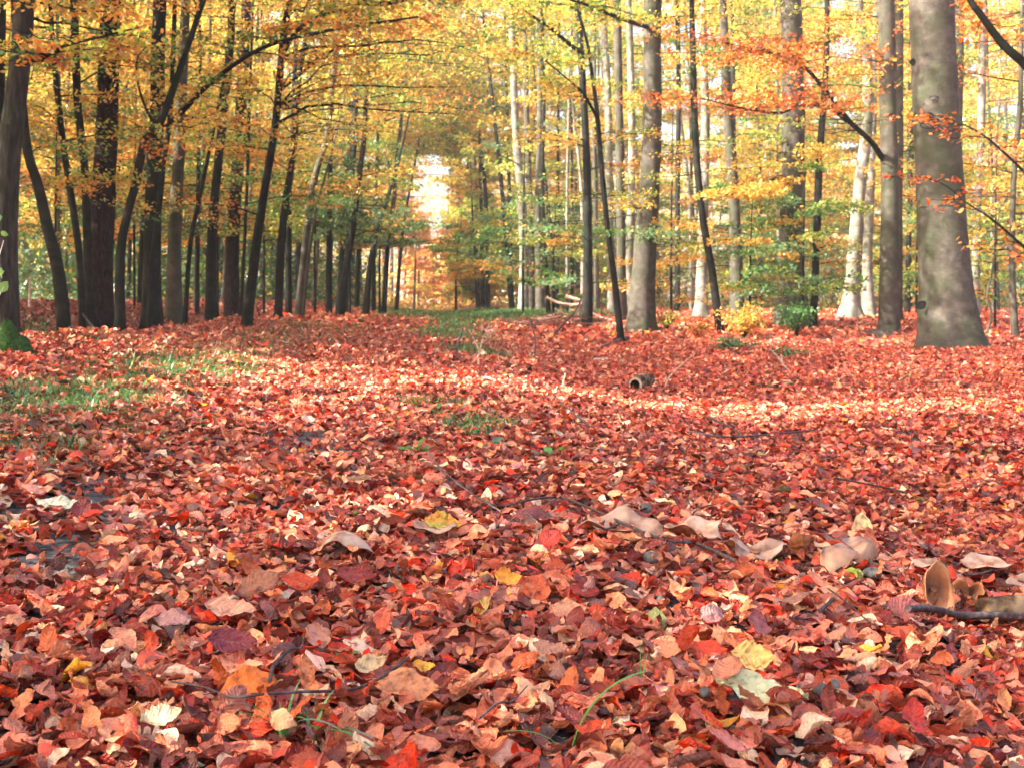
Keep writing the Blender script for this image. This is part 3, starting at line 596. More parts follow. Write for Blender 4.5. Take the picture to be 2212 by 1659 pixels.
T['AA'] = tree('big_beech_tree', [(2011, 0, 92), (2016, 110, 93), (2021, 230, 95), (2028, 350, 98), (2034, 461, 101), (2039, 560, 106), (2044, 640, 114), (2050, 710, 126), (2054, 765, 142)], 28.6, 'beech', 'the biggest trunk, a smooth grey beech with scars and sun patches', nb=4, nleaf=100, L=2, pal='redd', z0=8.3, flare=.30, noise=.012, lobes=4)
T['AB'] = tree('beech_tree', [(2072, 0, 22), (2070, 130, 22), (2068, 300, 21), (2070, 500, 21), (2072, 668, 26)], 46, 'beech', 'shaded grey trunk just right of and behind the biggest trunk', nb=12, nleaf=160, L=2.4, pal='right')
T['AC'] = tree('beech_tree', [(2125, 0, 16), (2122, 150, 16), (2119, 300, 16), (2111, 461, 15), (2108, 560, 18), (2105, 672, 26)], 45, 'pale', 'pale spotted beech right of the biggest trunk', nb=14, nleaf=170, L=2.4, pal='right', lowpal='rlow')
T['AD'] = tree('thin_tree', [(2206, 100, 9), (2203, 230, 11), (2192, 350, 12), (2187, 470, 12), (2187, 600, 13), (2194, 732, 18)], 33, 'beech', 'slim grey tree near the right edge with a bent top', nb=13, nleaf=130, L=2.2, pal='redd', lowpal='right', flare=.2)
T['AE'] = tree('thin_tree', [(2150, 530, 4), (2143, 590, 5), (2132, 640, 5), (2142, 680, 6), (2128, 722, 8)], 33, 'beech', 'thin wavy sapling bent like an s near the right edge', nb=3, nleaf=40, L=.8, top=3.2, pal='right', flare=0)
T['AF'] = tree('thin_tree', [(1462, 0, 9), (1464, 60, 10), (1466, 200, 10), (1464, 400, 11), (1463, 668, 13)], 58, 'dark', 'dark stem standing in the yellow leaves right of the massive beech', nb=16, nleaf=190, L=3, pal='right', lowpal='right')
for _r, _tp, _tr in T.values(): pass

def knot(tr, px, py, wpx, hpx, depth, ring=True, rot=0.):
    y = depth; c = at(px, py, y); a_, b_ = wpx / 2 / F * y, hpx / 2 / F * y; th = np.linspace(0, 6.283, 22); mb = MB(); cr, sr = math.cos(rot), math.sin(rot)
    u, v = np.cos(th) * a_, np.sin(th) * b_
    S = np.stack([c[0] + u * cr - v * sr, c[1] + .02 * np.abs(np.cos(th)), c[2] + u * sr + v * cr], -1)
    tube(mb, S, np.full(22, max(.009, .16 * b_)) * (1 + .3 * np.sin(th * 3)), 7, .1, cap=False); o = mb.build('scar', M['dark'], tr[0])
    if ring:
        mb = MB(); V = np.concatenate([[c + np.array([0, -.012, 0])], S]); mb.add(V, [[0, i, i + 1] for i in range(1, 22)], 3); mb.build('knot', M['dark'], tr[0])
AAy = 28.6
def surf(px, py, cx, w): return AAy - math.sqrt(max(0, 1 - ((px - cx) / (w / 2)) ** 2)) * w / 2 / F * AAy
knot(T['AA'], 2076, 655, 40, 26, surf(2076, 655, 2045, 118) - .02, True, -.6)
knot(T['AA'], 2012, 268, 46, 18, surf(2012, 268, 2022, 96) - .0, False, .15)
knot(T['AA'], 2007, 250, 18, 12, surf(2007, 250, 2022, 96) - .02, True)
knot(T['AA'], 2018, 213, 20, 9, surf(2018, 213, 2020, 95), False)
knot(T['AA'], 2052, 163, 11, 13, surf(2052, 163, 2018, 94) - .01, True)
knot(T['AA'], 1972, 135, 10, 14, surf(1980, 135, 2018, 94) - .01, True)
knot(T['AA'], 2055, 460, 10, 9, surf(2055, 460, 2034, 101) - .01, True)
knot(T['AA'], 1990, 660, 22, 16, surf(2000, 660, 2045, 118) - .04, True, .4)
knot(T['X'], 1925, 250, 9, 8, 33.76, True)
# ---- boughs that belong to particular trees: branch > leaves
def bough(tr, name, pts, depths, r0, r1, pal, nb, L, nleaf, size, seed, label=None, mat='dark'):
    root = tr[0]; rg = np.random.default_rng(seed)
    P = catmull([at(a_, b_, d_) for (a_, b_), d_ in zip(pts, depths)], 26)
    r = np.linspace(r0, r1, 26); mb = MB(); tube(mb, P, r, 8, .05)
    y = float(np.mean(depths)); lm = MB()
    zz = np.arange(26.)
    for b in range(nb):
        i = int(rg.integers(5, 26)); TP = P[[i, i]].copy(); az = rg.uniform(0, 6.28)
        crown(mb, lm, TP, np.array([r[i], r[i]]), TP[0, 2], TP[0, 2], 1, L * rg.uniform(.7, 1.1), nleaf, size, PG[pal], rg, y, True, .12)
    o = mb.build(name, M[mat], root)
    if label: o['label'] = label
    lo = MB()
    if lm.n: lm.build('leaves', M['foliage'], o)
    # children of a part sit at its origin
    return o
bough(T['j'], 'bough', [(369, 262), (400, 235), (455, 180), (540, 118), (613, 88), (719, 65), (800, 52), (904, 37)], [22.5, 22.3, 22, 21.5, 21, 20.5, 20, 19.5], .055, .015, 'left', 26, 1.1, 75, .085, 51, 'long bare dark bough arching up to the right')
bough(T['g'], 'bough', [(341, 270), (322, 250), (300, 190), (296, 130), (318, 100)], [20] * 5, .03, .008, 'left', 8, .8, 50, .08, 52)
bough(T['X'], 'bough', [(1909, 348), (1881, 306), (1840, 268), (1808, 228), (1770, 180), (1734, 143), (1690, 122), (1640, 110), (1560, 92)], [34, 33.5, 33, 32, 31, 30, 29, 28, 27], .085, .012, 'redd', 52, 1.9, 75, .095, 53, 'long dark bough reaching up left with orange leaves')
bough(T['X'], 'bough', [(1828, 262), (1799, 238), (1739, 223), (1688, 244), (1605, 235), (1512, 212)], [32.8, 32, 31, 30, 29, 28], .06, .012, 'redd', 26, 1.6, 70, .095, 54)
bough(T['J'], 'bough', [(1293, 262), (1262, 205), (1240, 184), (1200, 150), (1157, 115)], [31, 30.6, 30.2, 30, 29.5], .04, .012, 'midright', 14, 1.3, 90, .09, 55)
bough(T['I'], 'bough', [(1259, 117), (1225, 92), (1190, 62), (1150, 35), (1120, 15)], [38, 37, 36, 35, 34], .07, .02, 'midright', 18, 1.7, 100, .10, 56)
bough(T['S'], 'bough', [(1692, 382), (1665, 390), (1645, 405), (1610, 418), (1565, 421)], [38.5, 37, 36, 35, 34], .07, .025, 'yelspray', 30, 1.25, 100, .115, 57, 'curved bough carrying a yellow spray of leaves')
bough(T['C'], 'bough', [(1126, 360), (1090, 340), (1060, 330)], [56, 55, 54], .04, .01, 'rlow', 12, 2.6, 150, .15, 58)
# the tree whose stem stands outside the right edge sends two boughs into view
T['AG'] = tree('beech_tree', [(2330, 0, 70), (2335, 200, 74), (2340, 400, 78), (2345, 600, 86), (2350, 760, 100)], 17, 'beech', 'beech beyond the right edge, only its dark leafy boughs in view', nb=1, nleaf=30, L=1, z0=6, pal='redd')
bough(T['AG'], 'bough', [(2330, 250), (2260, 190), (2212, 138), (2165, 95), (2130, 48), (2100, 8), (2070, -40)], [17, 17, 17, 17, 17, 17, 17], .075, .04, 'redd', 9, .8, 45, .08, 59, 'thick dark bough crossing the upper right corner')
bough(T['AG'], 'bough', [(2330, 470), (2260, 420), (2190, 350), (2120, 290), (2060, 262), (2000, 245)], [17, 17, 17, 17.5, 18, 18.5], .03, .004, 'redd', 15, .75, 22, .085, 60, 'fine twigs of orange leaves before the biggest trunk')
bough(T['AG'], 'bough', [(2330, 640), (2240, 560), (2150, 480), (2090, 440), (2040, 400), (2000, 385)], [17, 17, 17, 17.5, 18, 18], .025, .004, 'redd', 13, .7, 20, .085, 61)
bough(T['a'], 'bough', [(40, 120), (80, 130), (140, 100), (220, 80), (300, 60)], [13, 12.8, 12.5, 12, 12], .03, .006, 'left', 12, .7, 60, .07, 62)
bough(T['n'], 'bough', [(608, 120), (650, 60), (740, 20), (860, 5), (960, -20)], [24, 23.5, 23, 22, 21], .05, .012, 'left', 26, 1.3, 90, .09, 63)
bough(T['O'], 'bough', [(1400, 60), (1340, 40), (1250, 5), (1160, -20), (1060, -40)], [36, 33, 30, 28, 26], .07, .02, 'midright', 26, 1.6, 100, .1, 64)

# ---- the many thin trees farther back, nothing tells them apart within a side
rgf = np.random.default_rng(99)
def far_trees(n, ylo, yhi, pxlo, pxhi, label, group, pal, low, mats, hmax=None, nleaf=170, nb=17, L=3.0, wpx=(5, 10), seedo=0):
    for i in range(n):
        y = ylo + (yhi - ylo) * ((i + rgf.uniform(.1, .9)) / n); px = rgf.uniform(pxlo, pxhi)
        P = at(px, 650, y); x = P[0]; l = x + LSL * y
        if -4.8 < l < 2.2: continue
        ln = rgf.normal(0, .02) * 650 + (rgf.uniform(0, 40) if px < 930 else -rgf.uniform(0, 15)); w = rgf.uniform(*wpx)
        wig = rgf.normal(0, 5, 3)
        pts = [(px + ln, 0, w * .75), (px + ln * .7 + wig[0], 200, w * .85), (px + ln * .35 + wig[1], 420, w), (px, 665, w * 1.3)]
        tree('woodland_tree', pts, y, str(rgf.choice(mats)), label, group=group, pal=pal, lowpal=low, nb=nb, L=L, nleaf=nleaf, top=hmax, flare=.15, hi=False, size=y * .0027, z0=2.0)
far_trees(36, 30, 62, -40, 560, 'one of the thin dark trees crowding the wood behind the left trunks', 'thin dark trees deep in the left wood', 'left', 'leftlow', ['dark', 'dark', 'beech'], nleaf=230, nb=20)
far_trees(22, 62, 110, -20, 780, 'one of the blurred distant trees closing the left wood', 'distant trees closing the left wood', 'mid', 'leftlow', ['dark', 'beech'], nleaf=300, nb=34, L=4.8)
far_trees(24, 48, 80, 1080, 2230, 'one of the thin grey trees deep in the right wood', 'thin grey trees deep in the right wood', 'right', 'rlow', ['beech', 'pale', 'dark'], nleaf=220, nb=18)
far_trees(30, 80, 125, 1010, 2230, 'one of the blurred distant trees closing the right wood', 'distant trees closing the right wood', 'right', 'right', ['beech', 'pale'], nleaf=300, nb=34, L=4.8)
for side, l0, pal, lab, grp in ((-1, -4.6, 'mid', 'one of the dark stems of the left row narrowing towards the end of the ride', 'left row of the ride, far part'),
                                (1, 3.5, 'midright', 'one of the stems of the right row narrowing towards the end of the ride', 'right row of the ride, far part')):
    for i, y in enumerate(np.geomspace(62, 175, 11)):
        l = l0 * rgf.uniform(.92, 1.35); b_ = at(930, 650, y); px = 1106 + (l - LSL * y) / y * F * 1.0; w = max(4.5, 9.5 * 62 / y * rgf.uniform(.8, 1.2)); ln = -side * rgf.uniform(6, 34) * 90 / y
        tree('woodland_tree', [(px + ln * 1.6, 120, w * .7), (px + ln * .7, 400, w * .9), (px, 664, w * 1.3)], y, 'dark', lab, group=grp, pal=pal, lowpal='midlow' if side < 0 else 'rlow', nb=26, L=3.4, nleaf=210,
             top=.85 + .30 * y if y < 80 else 24, flare=.1, hi=False, size=y * .003, z0=1.6, arch=[(-.1 if side < 0 else 3.2, 3 + y * .035, 12, .85 + .12 * y, .85 + .25 * y)])
# trees that close the ride
for i in range(15):
    px = 800 + i * 15 + rgf.uniform(-5, 5); y = 128 + rgf.uniform(0, 30)
    tree('woodland_tree', [(px + 2, 540, 4), (px, 664, 6)], y, 'beech', 'one of the low hazy trees closing the far end of the ride', group='hazy trees at the end of the ride', pal='far', nb=34, L=3.2, nleaf=190, top=5.5 + .055 * abs(px - 952) + rgf.uniform(0, 2.5), hi=False, z0=.9, size=.30, flare=0)

# ---- the wood beyond, one mass
def far_wood():
    rg = np.random.default_rng(5); lm, bm = MB(), MB()
    n = 85000; y = rg.uniform(120, 240, n); x = rg.uniform(-.62, .62, n) * y; l = x + LSL * y
    z = ground(x, y) + 24 * rg.uniform(0, 1, n) ** .9
    cl = bumps(x, z * 2.2, 9, 6, 71); k = (cl > -.75) & ((np.abs(l) > 3.5) | (z < .06 * y) | (y > 225) & (z < .07 * y))
    k |= (np.abs(l) < 6) & (rg.uniform(size=n) < .35) & (z < .13 * y); k &= (z < .115 * y) | (rg.uniform(size=n) < .6)
    P = np.stack([x, y, z], -1)[k]; n = len(P)
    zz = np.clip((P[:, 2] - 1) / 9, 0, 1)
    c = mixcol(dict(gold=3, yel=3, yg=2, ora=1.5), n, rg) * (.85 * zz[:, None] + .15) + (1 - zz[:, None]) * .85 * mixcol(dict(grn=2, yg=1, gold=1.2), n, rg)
    mid = (np.abs(l[k]) < 9)[:, None]; c = np.where(mid, mixcol(PG['far'], n, rg), c)
    leaves(lm, P, .62, c * rg.uniform(.7, 1.15, (n, 1)), rg, .5, False)
    for i in range(260):
        yy = rg.uniform(105, 200) if i < 110 else rg.uniform(70, 130); xx = rg.uniform(-.5, .5 if i < 110 else -.17) * yy
        if abs(xx + LSL * yy) < 6: continue
        g_ = float(ground(xx, yy)); h = 22; q = rg.normal(0, .04)
        tube(bm, [(xx, yy, g_), (xx + q * h / 2, yy, g_ + h / 2), (xx + q * h, yy, g_ + h)], np.array([.15, .12, .05]) * rg.uniform(.6, 1.4), 6, cap=False)
    o = joined(bm, lm, M['dark']).build('wood_or_shade_mass', M['foliage']); tag(o, 'far off wood of yellow and orange trees reading as one mass', 'wood', kind='stuff')
far_wood()
def undergrowth():
    rg = np.random.default_rng(15); lm = MB()
    for (n, ya, yb, la, lb, hh, sz, pal) in ((85000, 46, 110, -60, -8.5, 11.5, .34, dict(dgr=7, grn=2.5, yg=.8, gold=.8)), (48000, 66, 125, 6, 75, 8.0, .30, dict(grn=2.5, dgr=2, gold=2, yg=2, ora=1)),
                                             (8000, 36, 60, -34, -9, 1.5, .13, dict(dgr=8, grn=1, gold=.3)), (16000, 78, 150, -14, -5.0, 9, .34, dict(dgr=5, grn=3, yg=1, gold=1)), (5000, 95, 170, -6, 7, 2.2, .3, dict(yg=2, gold=2, grn=1, pink=2))):
        y = rg.uniform(ya, yb, n); l = rg.uniform(la, lb, n); x = l - LSL * y
        cl = bumps(x, y, 5, 6, 88); z = ground(x, y) + hh * rg.uniform(0, 1, n) ** 1.2 * np.clip(.55 + .4 * cl, .08, 1.3)
        P = np.stack([x, y, z], -1); k = np.abs(x) < .52 * y; P = P[k]
        leaves(lm, P, sz, mixcol(pal, len(P), rg) * rg.uniform(.5, 1.1, (len(P), 1)), rg, .6, False)
    o = lm.build('undergrowth', M['foliage']); tag(o, 'low green undergrowth covering the ground between the far trees', 'undergrowth', kind='stuff')
undergrowth()

def side_shade_leaves():  # unseen leaf mass, added to block the sun from the left trunks
    rg = np.random.default_rng(25); lm = MB()
    n = 70000; y = rg.uniform(14, 135, n); x = -.45 * y - rg.uniform(3, 14, n); z = ground(x, y) + 13 * rg.uniform(0, 1, n) ** .8
    P = np.stack([x, y, z], -1); P = P[(bumps(y, z * 1.5, 7, 6, 91) > -.9) & ~sunlit_gap(P)]
    leaves(lm, P, .36, mixcol(PG['leftlow'], len(P), rg) * rg.uniform(.6, 1, (len(P), 1)), rg, .7, False)
    o = lm.build('wood_or_shade_mass', M['foliage']); tag(o, 'unseen mass of leaves added left of the picture to shade the left trunks', 'wood', kind='stuff')
side_shade_leaves()
# ---- unseen trees added left of the picture to keep the sun off the near ground
for i, (x, y) in enumerate([(-11, -8), (-12.5, -3), (-11.5, 1.5), (-13, 5.5), (-12, 10), (-13.5, 15), (-17, -6), (-18, 1), (-17.5, 7.5), (-19, 14), (-20, 22), (-15.5, -12), (-8.5, -10), (-9, -5.5), (-8.5, -1), (-13, 19.5), (-17, 26), (-23, 27), (-24, 18)]):
    rg = np.random.default_rng(300 + i); gz = float(ground(x, y)); root = empty('added_shade_tree', (x, y, gz))
    tag(root, 'one of the unseen beeches added left of the picture to shade the near track', 'tree', 'unseen beeches added for shade')
    z = np.linspace(gz - .1, 17, 14); TP = np.stack([x + .1 * np.sin(z), y + 0 * z, z], -1); TR = np.linspace(.2, .03, 14)
    mb = MB(); tube(mb, TP, TR, 10, .03, .3); mb.build('trunk', M['beech'], root)
    b_, l_ = MB(), MB(); crown(b_, l_, TP, TR, 3.0, 17, 84, 3.2, 104, .23, PG['left'], rg, 20, False)
    joined(b_, l_, M['dark']).build('crown', M['foliage'], root)


# ------------------------------------------------------------------ things on the ground
def gp(px, py, lift=0.0):
    p_ = hit(px, py); return np.array([p_[0], p_[1], float(ground(p_[0], p_[1])) + lift])
def px2m(px, P): return px / F * P[1]
def single_leaf(name, P, ln, yaw, pitch, roll, kc, ka, colr, label, cat='leaf', group=None, seed=0, wid=.64, nu=12, nv=6, ruffle=0., spots=None, crinkle=.02):
    rg = np.random.default_rng(5000 + seed); mb = MB()
    n = (nu + 1) * (nv + 1)
    leaf_block(mb, np.array([P]), np.array([yaw]), np.array([pitch]), np.array([roll]), np.array([ln]), np.array([kc]), np.array([ka]), nu, nv,
               np.array([colr]) * 1.0, rg, crinkle, np.array([wid]), ruffle)
    if spots is not None:
        c = np.array(mb.col[0]); m = rg.uniform(size=n) < spots[1]; c[m] = spots[0]; mb.col[0] = c
    # stalk
    o = mb.build(name, M['litter'], None, loc=P); return tag(o, label, cat, group)
D2 = math.pi / 180
SPEC = [  # px, py, length px, yaw deg, pitch, roll, curl, along, colour, label, lift, width
    (1642, 1562, 205, -28, 6, 22, .6, .5, (.62, .60, .34), 'large pale cream green wavy edged leaf lying lower right', .05, .42, .16),
    (1572, 1552, 85, 78, -22, -22, 1.2, .3, (.46, .16, .09), 'brown veined leaf lying across the large pale cream leaf', .085, .8, 0),
    (537, 1553, 118, 8, -10, 32, .9, -.3, (.78, .17, .02), 'broad bright orange leaf beside the lower left grass tuft', .055, .7, 0),
    (775, 1068, 62, 160, 5, 15, 1.5, .5, (.85, .70, .45), 'cream yellow leaf left of the middle, above the pale fungus', .05, .75, 0),
    (1158, 1326, 66, 60, -42, 38, .8, .5, (.62, .10, .03), 'rounded orange red leaf standing on edge with clear veins', .055, .95, 0),
    (1095, 1302, 66, 10, 8, 30, 1.6, 1.6, (.72, .27, .02), 'crumpled golden leaf left of the rounded orange red one', .05, .8, .2),
    (1040, 1372, 62, 55, -30, 40, 1.0, 1.2, (.88, .52, .12), 'narrow yellow leaf tilted up below the crumpled golden leaf', .055, .4, 0),
    (958, 1172, 80, -10, 10, 32, 1.3, .6, (.68, .30, .03), 'orange yellow leaf in front of the small cream mushroom', .05, .7, .1),
    (1636, 1412, 66, 88, -35, 30, 1.0, .6, (.34, .09, .09), 'purplish pink veined leaf standing with its tip down', .06, .85, 0),
    (1952, 1368, 74, 12, -8, 36, .5, .3, (.34, .085, .07), 'flat purplish leaf at the foot of the upright gilled mushroom', .055, .85, 0),
    (1626, 1488, 92, -20, 5, 32, .8, .6, (.76, .44, .12), 'yellow leaf blotched with orange and brown spots', .055, .85, .1),
    (1860, 1176, 62, 70, -60, 30, .8, .5, (.90, .62, .28), 'pale yellow leaf standing upright behind the two drooping mushrooms', .06, .75, 0),
    (1878, 1196, 52, 105, -50, 28, .8, .5, (.66, .15, .06), 'orange red leaf leaning on the upright pale yellow leaf', .05, .8, 0),
    (1533, 1470, 72, -12, 6, 26, 1.2, .8, (.66, .045, .01), 'vivid scarlet leaf left of the yellow spotted leaf', .055, .6, 0),
    (130, 1120, 100, 3, 2, 20, .8, .6, (.74, .70, .50), 'cream wavy edged leaf at the far left on the gravel', .04, .4, .16),
    (178, 1136, 54, 75, -55, 20, .9, .4, (.20, .02, .02), 'dark crimson leaf standing upright at the far left', .05, .75, 0),
    (1972, 1634, 100, 75, -32, 34, .9, .6, (.64, .04, .02), 'glossy red leaf pointing up near the bottom right', .065, .55, 0),
    (1190, 1206, 52, 20, -35, 40, .8, .4, (.40, .02, .01), 'dark red square looking leaf under the thin black twig', .05, .8, 0),
    (800, 1520, 78, 35, -10, 34, 2.5, 1.2, (.74, .50, .26), 'folded straw coloured leaf above the lower twig', .065, .6, .1),
    (880, 1562, 150, -12, 4, 30, .8, .3, (.62, .23, .10), 'long tan orange leaf crossed by the lower twig', .06, .5, 0),
    (505, 1460, 112, -8, 6, 30, 1.2, .5, (.20, .022, .035), 'wide dark maroon leaf in the lower left', .06, .6, 0),
    (680, 1462, 80, 100, -22, 30, 2.2, .8, (.62, .24, .15), 'salmon ribbed leaf cupped beside the grey forked twig', .07, .8, 0),
    (770, 1290, 90, 20, 5, 34, 1.4, .4, (.30, .03, .02), 'dark red leaf just below the pale fungus', .05, .55, 0),
    (500, 1380, 112, -6, 4, 26, 2.0, .3, (.66, .30, .19), 'long rolled salmon leaf with strong ribs on the left', .06, .5, 0),
    (560, 1322, 96, 15, -25, 36, 1.0, .2, (.36, .13, .07), 'flat brown triangular leaf tilted to the viewer on the left', .06, .7, 0),
    (1230, 1372, 80, -20, 2, 32, 1.2, .6, (.60, .26, .14), 'tan leaf with strong ribs just right of the rounded orange red leaf', .05, .6, 0),
    (1470, 1330, 48, -70, -30, 30, 1.6, .6, (.56, .24, .15), 'upright ribbed tan leaf right of centre', .06, .5, 0),
    (650, 1310, 95, -15, 0, 30, 1.8, .8, (.55, .055, .015), 'orange red curled leaf right of the flat brown triangular one', .05, .5, 0),
    (1150, 1160, 80, -28, 0, 30, .8, .3, (.13, .02, .03), 'smooth purple brown leaf on the white mushroom rim', .07, .5, 0),
    (2165, 1590, 70, 70, -30, 32, 1.4, .6, (.60, .19, .06), 'rusty orange leaf standing near the right bottom edge', .065, .5, 0),
    (350, 1650, 90, 40, -5, 25, 1.5, .5, (.72, .54, .30), 'straw yellow crumpled leaf at the bottom left', .07, .7, .15),
    (915, 1570 - 60, 50, 5, 10, 30, 1.5, 1, (.74, .33, .03), 'small golden leaf right of the folded straw coloured leaf', .055, .6, .1),
]
for i, (px, py, lp, ya, pi_, ro, kc, ka, colr, lab, lift, wd, rf) in enumerate(SPEC):
    P = gp(px, py, lift + .016); single_leaf('fallen_leaf', P, px2m(lp, P) * 1.05, ya * D2, pi_ * D2, ro * D2, kc, ka, np.array(colr), lab, seed=i, wid=wd, ruffle=rf,
                                     spots=((.16, .10, .03), .10) if i == 10 else ((.22, .34, .05), .16) if i == 7 else None)
# the largest of the plain leaves along the bottom of the picture, each an object of its own
KIND = [('salmon pink', (.70, .23, .10)), ('reddish brown', (.30, .048, .026)), ('rust coloured', (.50, .09, .02)), ('bright orange red', (.64, .065, .014)),
        ('dark maroon', (.15, .018, .018)), ('pale tan', (.82, .42, .22)), ('pinkish grey', (.42, .19, .18)), ('warm brown', (.34, .12, .07))]
KWT = [.24, .2, .16, .12, .12, .08, .02, .06]
protos = []
for k, (nm, c) in enumerate(KIND):
    for q in range(3):
        mb = MB(); rg = np.random.default_rng(7000 + k * 3 + q)
        shape = ('cupped', 'curled', 'flat')[q]
        leaf_block(mb, np.zeros((1, 3)), np.zeros(1), np.zeros(1), np.zeros(1), np.array([.078 * rg.uniform(.9, 1.15)]), np.array([(2.4, 5.2, .9)[q] * rg.choice([-1, 1])]),
                   np.array([rg.normal(.5, .9)]), 12, 6, np.array([c]), rg, .026, np.array([rg.uniform(.46, .64)]))
        protos.append((mb, f'{nm} {shape} beech leaf lying loose among the nearest leaves', f'{nm} {shape} leaves nearest the viewer'))
rg = np.random.default_rng(77); made = {}; cnt = 0; taken = [(s_[0], s_[1]) for s_ in SPEC]
tries = 0
while cnt < 250 and tries < 6000:
    tries += 1
    py = 1655 - 430 * rg.uniform() ** 1.3; px = rg.uniform(10, 2200)
    if any((px - a_) ** 2 / 1.6 + (py - b_) ** 2 * 1.6 < (46) ** 2 for a_, b_ in taken): continue
    taken.append((px, py)); cnt += 1
    k = int(rg.choice(8, p=KWT)) * 3 + int(rg.integers(0, 3)); mb, lab, grp = protos[k]
    if k not in made:
        o = mb.build('fallen_leaf', M['litter']); made[k] = o
    else:
        o = made[k].copy(); C.objects.link(o)
    P = gp(px, py, .062 + rg.uniform(0, .02)); o.location = P
    o.rotation_euler = (rg.normal(0, .6) + (math.pi if rg.uniform() < .3 else 0), rg.normal(0, .5), rg.uniform(0, 6.28)); s_ = rg.uniform(.65, 1.1); o.scale = (s_, s_, s_)
    tag(o, lab, 'leaf', grp)

# ---- mushrooms: a thick wavy cap (dished, lifted on one side) on a short stem
def mushroom(px, py, wpx, label, tilt=(0, 0), dish=.12, thick=.10, mat='cap', depth=.75, wav=.10, lift=.05, seed=0, stem=True, yaw=0, split=0):
    rg = np.random.default_rng(8000 + seed); P = gp(px, py + 11, lift + .014); r = px2m(wpx, P) / 2
    root = empty('mushroom', P); tag(root, label, 'mushroom')
    nt, nr = 44, 9; th = np.linspace(0, 2 * math.pi, nt, endpoint=False)
    w = 1 + wav * (np.sin(2 * th + rg.uniform(0, 6)) * .6 + np.sin(3 * th + rg.uniform(0, 6)) + .5 * np.sin(7 * th + rg.uniform(0, 6)) + .25 * np.sin(13 * th + 1))
    if split: w = w * (1 - split * np.exp(-((th - 1.2) / .35) ** 2))
    wz = wav * r * 1.6 * (np.sin(2 * th + rg.uniform(0, 6)) + .6 * np.sin(5 * th + rg.uniform(0, 6)))
    rr = np.linspace(0, 1, nr); rows = []
    for q in rr:
        z = dish * r * (q ** 2 * 2.2 - 1) if dish > 0 else -dish * r * (1 - q ** 2.2) * 1.6
        rows.append(np.stack([np.cos(th) * w * r * q, np.sin(th) * w * r * q * depth, z + wz * q ** 2 + 0 * th + rg.normal(0, .012 * r, nt) * (q < 1)], -1))
    low = []
    for q in rr[::-1]:
        t_ = thick * r * (1 - q) * 1.4 + thick * r * .55
        z = dish * r * (q ** 2 * 2.2 - 1) if dish > 0 else -dish * r * (1 - q ** 2.2) * 1.6
        s_ = q * (.985 if q == 1 else 1)
        low.append(np.stack([np.cos(th) * w * r * s_, np.sin(th) * w * r * s_ * depth, z - t_ + wz * q ** 2 + 0 * th], -1))
    edge = (rows[-1] + low[0]) / 2; edge[:, :2] *= 1.03
    up = rows + [edge]; dn = [edge] + low
    Rm = np.array(Matrix.Rotation(yaw * D2, 3, 'Z') @ Matrix.Rotation(tilt[0] * D2, 3, 'X') @ Matrix.Rotation(tilt[1] * D2, 3, 'Y'))
    def skin(rs):
        mb = MB(); V = np.concatenate(rs) @ Rm.T + P; n = len(rs); i = np.arange(n - 1)[:, None] * nt; j = np.arange(nt)[None]; j2 = (j + 1) % nt
        mb.add(V, np.stack([i + j, i + j2, i + nt + j2, i + nt + j], -1).reshape(-1, 4), 4); return mb
    skin(up).build('cap', M[mat], root); skin(dn).build('gills', M['gill'], root)
    if stem:
        d = Rm @ np.array([0, 0, -1.0]); a_ = P + d * thick * r * .5; b_ = P + (d * .5 + np.array([0, 0, -.6])) * r * .95
        mb = MB(); tube(mb, [a_, (a_ + b_) / 2, b_], [r * .2, r * .17, r * .19], 12, .05); mb.build('stem', M['gill'] if mat != 'capdark' else M['cap'], root)
    return root
mushroom(742, 1206, 118, 'large pinkish white crumpled mushroom cap left of the centre', (-4, 6), -.32, .18, 'cap', .8, .12, .045, 1, yaw=20)
mushroom(942, 1164, 92, 'small cream mushroom behind the orange yellow leaf', (10, 4), .05, .12, 'cap', .6, .08, .05, 2)
mushroom(1178, 1158, 100, 'white mushroom with a purple brown leaf on its rim', (16, 8), .10, .10, 'cap', .6, .12, .05, 3)
mushroom(1335, 1166, 168, 'broad pale mushroom with a lobed rim under the thin black twig', (14, 4), .08, .10, 'cap', .62, .10, .055, 4)
mushroom(1502, 1172, 124, 'long cream mushroom rim right of the broad pale one', (18, 8), .12, .12, 'cap', .5, .12, .05, 5)
mushroom(1630, 1218, 126, 'pinkish grey mushroom with a bright wavy front rim', (18, 6), .10, .10, 'cap', .62, .12, .055, 6)
mushroom(1726, 1212, 56, 'small tan mushroom curled into a hook', (50, 60), .35, .30, 'gill', .9, .16, .065, 7)
mushroom(1803, 1243, 84, 'drooping brown mushroom with a dark bruised side, left of its twin', (38, -34), -.45, .16, 'capdark', .85, .10, .06, 8)
mushroom(1858, 1230, 80, 'drooping brown mushroom with a dark streak, right of its twin', (34, 20), -.5, .16, 'capdark', .8, .10, .07, 9)
mushroom(2003, 1250, 72, 'small flat tan mushroom behind the upright gilled one', (12, 0), .04, .12, 'cap', .55, .06, .06, 10)
mushroom(2128, 1250, 108, 'wide thin tan mushroom seen edge on near the right', (14, 3), .05, .08, 'cap', .6, .05, .07, 11)
mushroom(2210, 1288, 70, 'pale pink mushroom cut by the right edge', (20, 0), .05, .1, 'cap', .7, .05, .06, 12)
mushroom(2018, 1330, 74, 'big mushroom on its side turning its brown gills to the viewer', (74, 8), .4, .2, 'gilled', 1.6, .05, .085, 13, yaw=14)
mushroom(2090, 1326, 66, 'torn brown funnel mushroom between the gilled one and the log', (48, -20), .5, .26, 'gilled', 1.0, .14, .06, 14, split=.5)

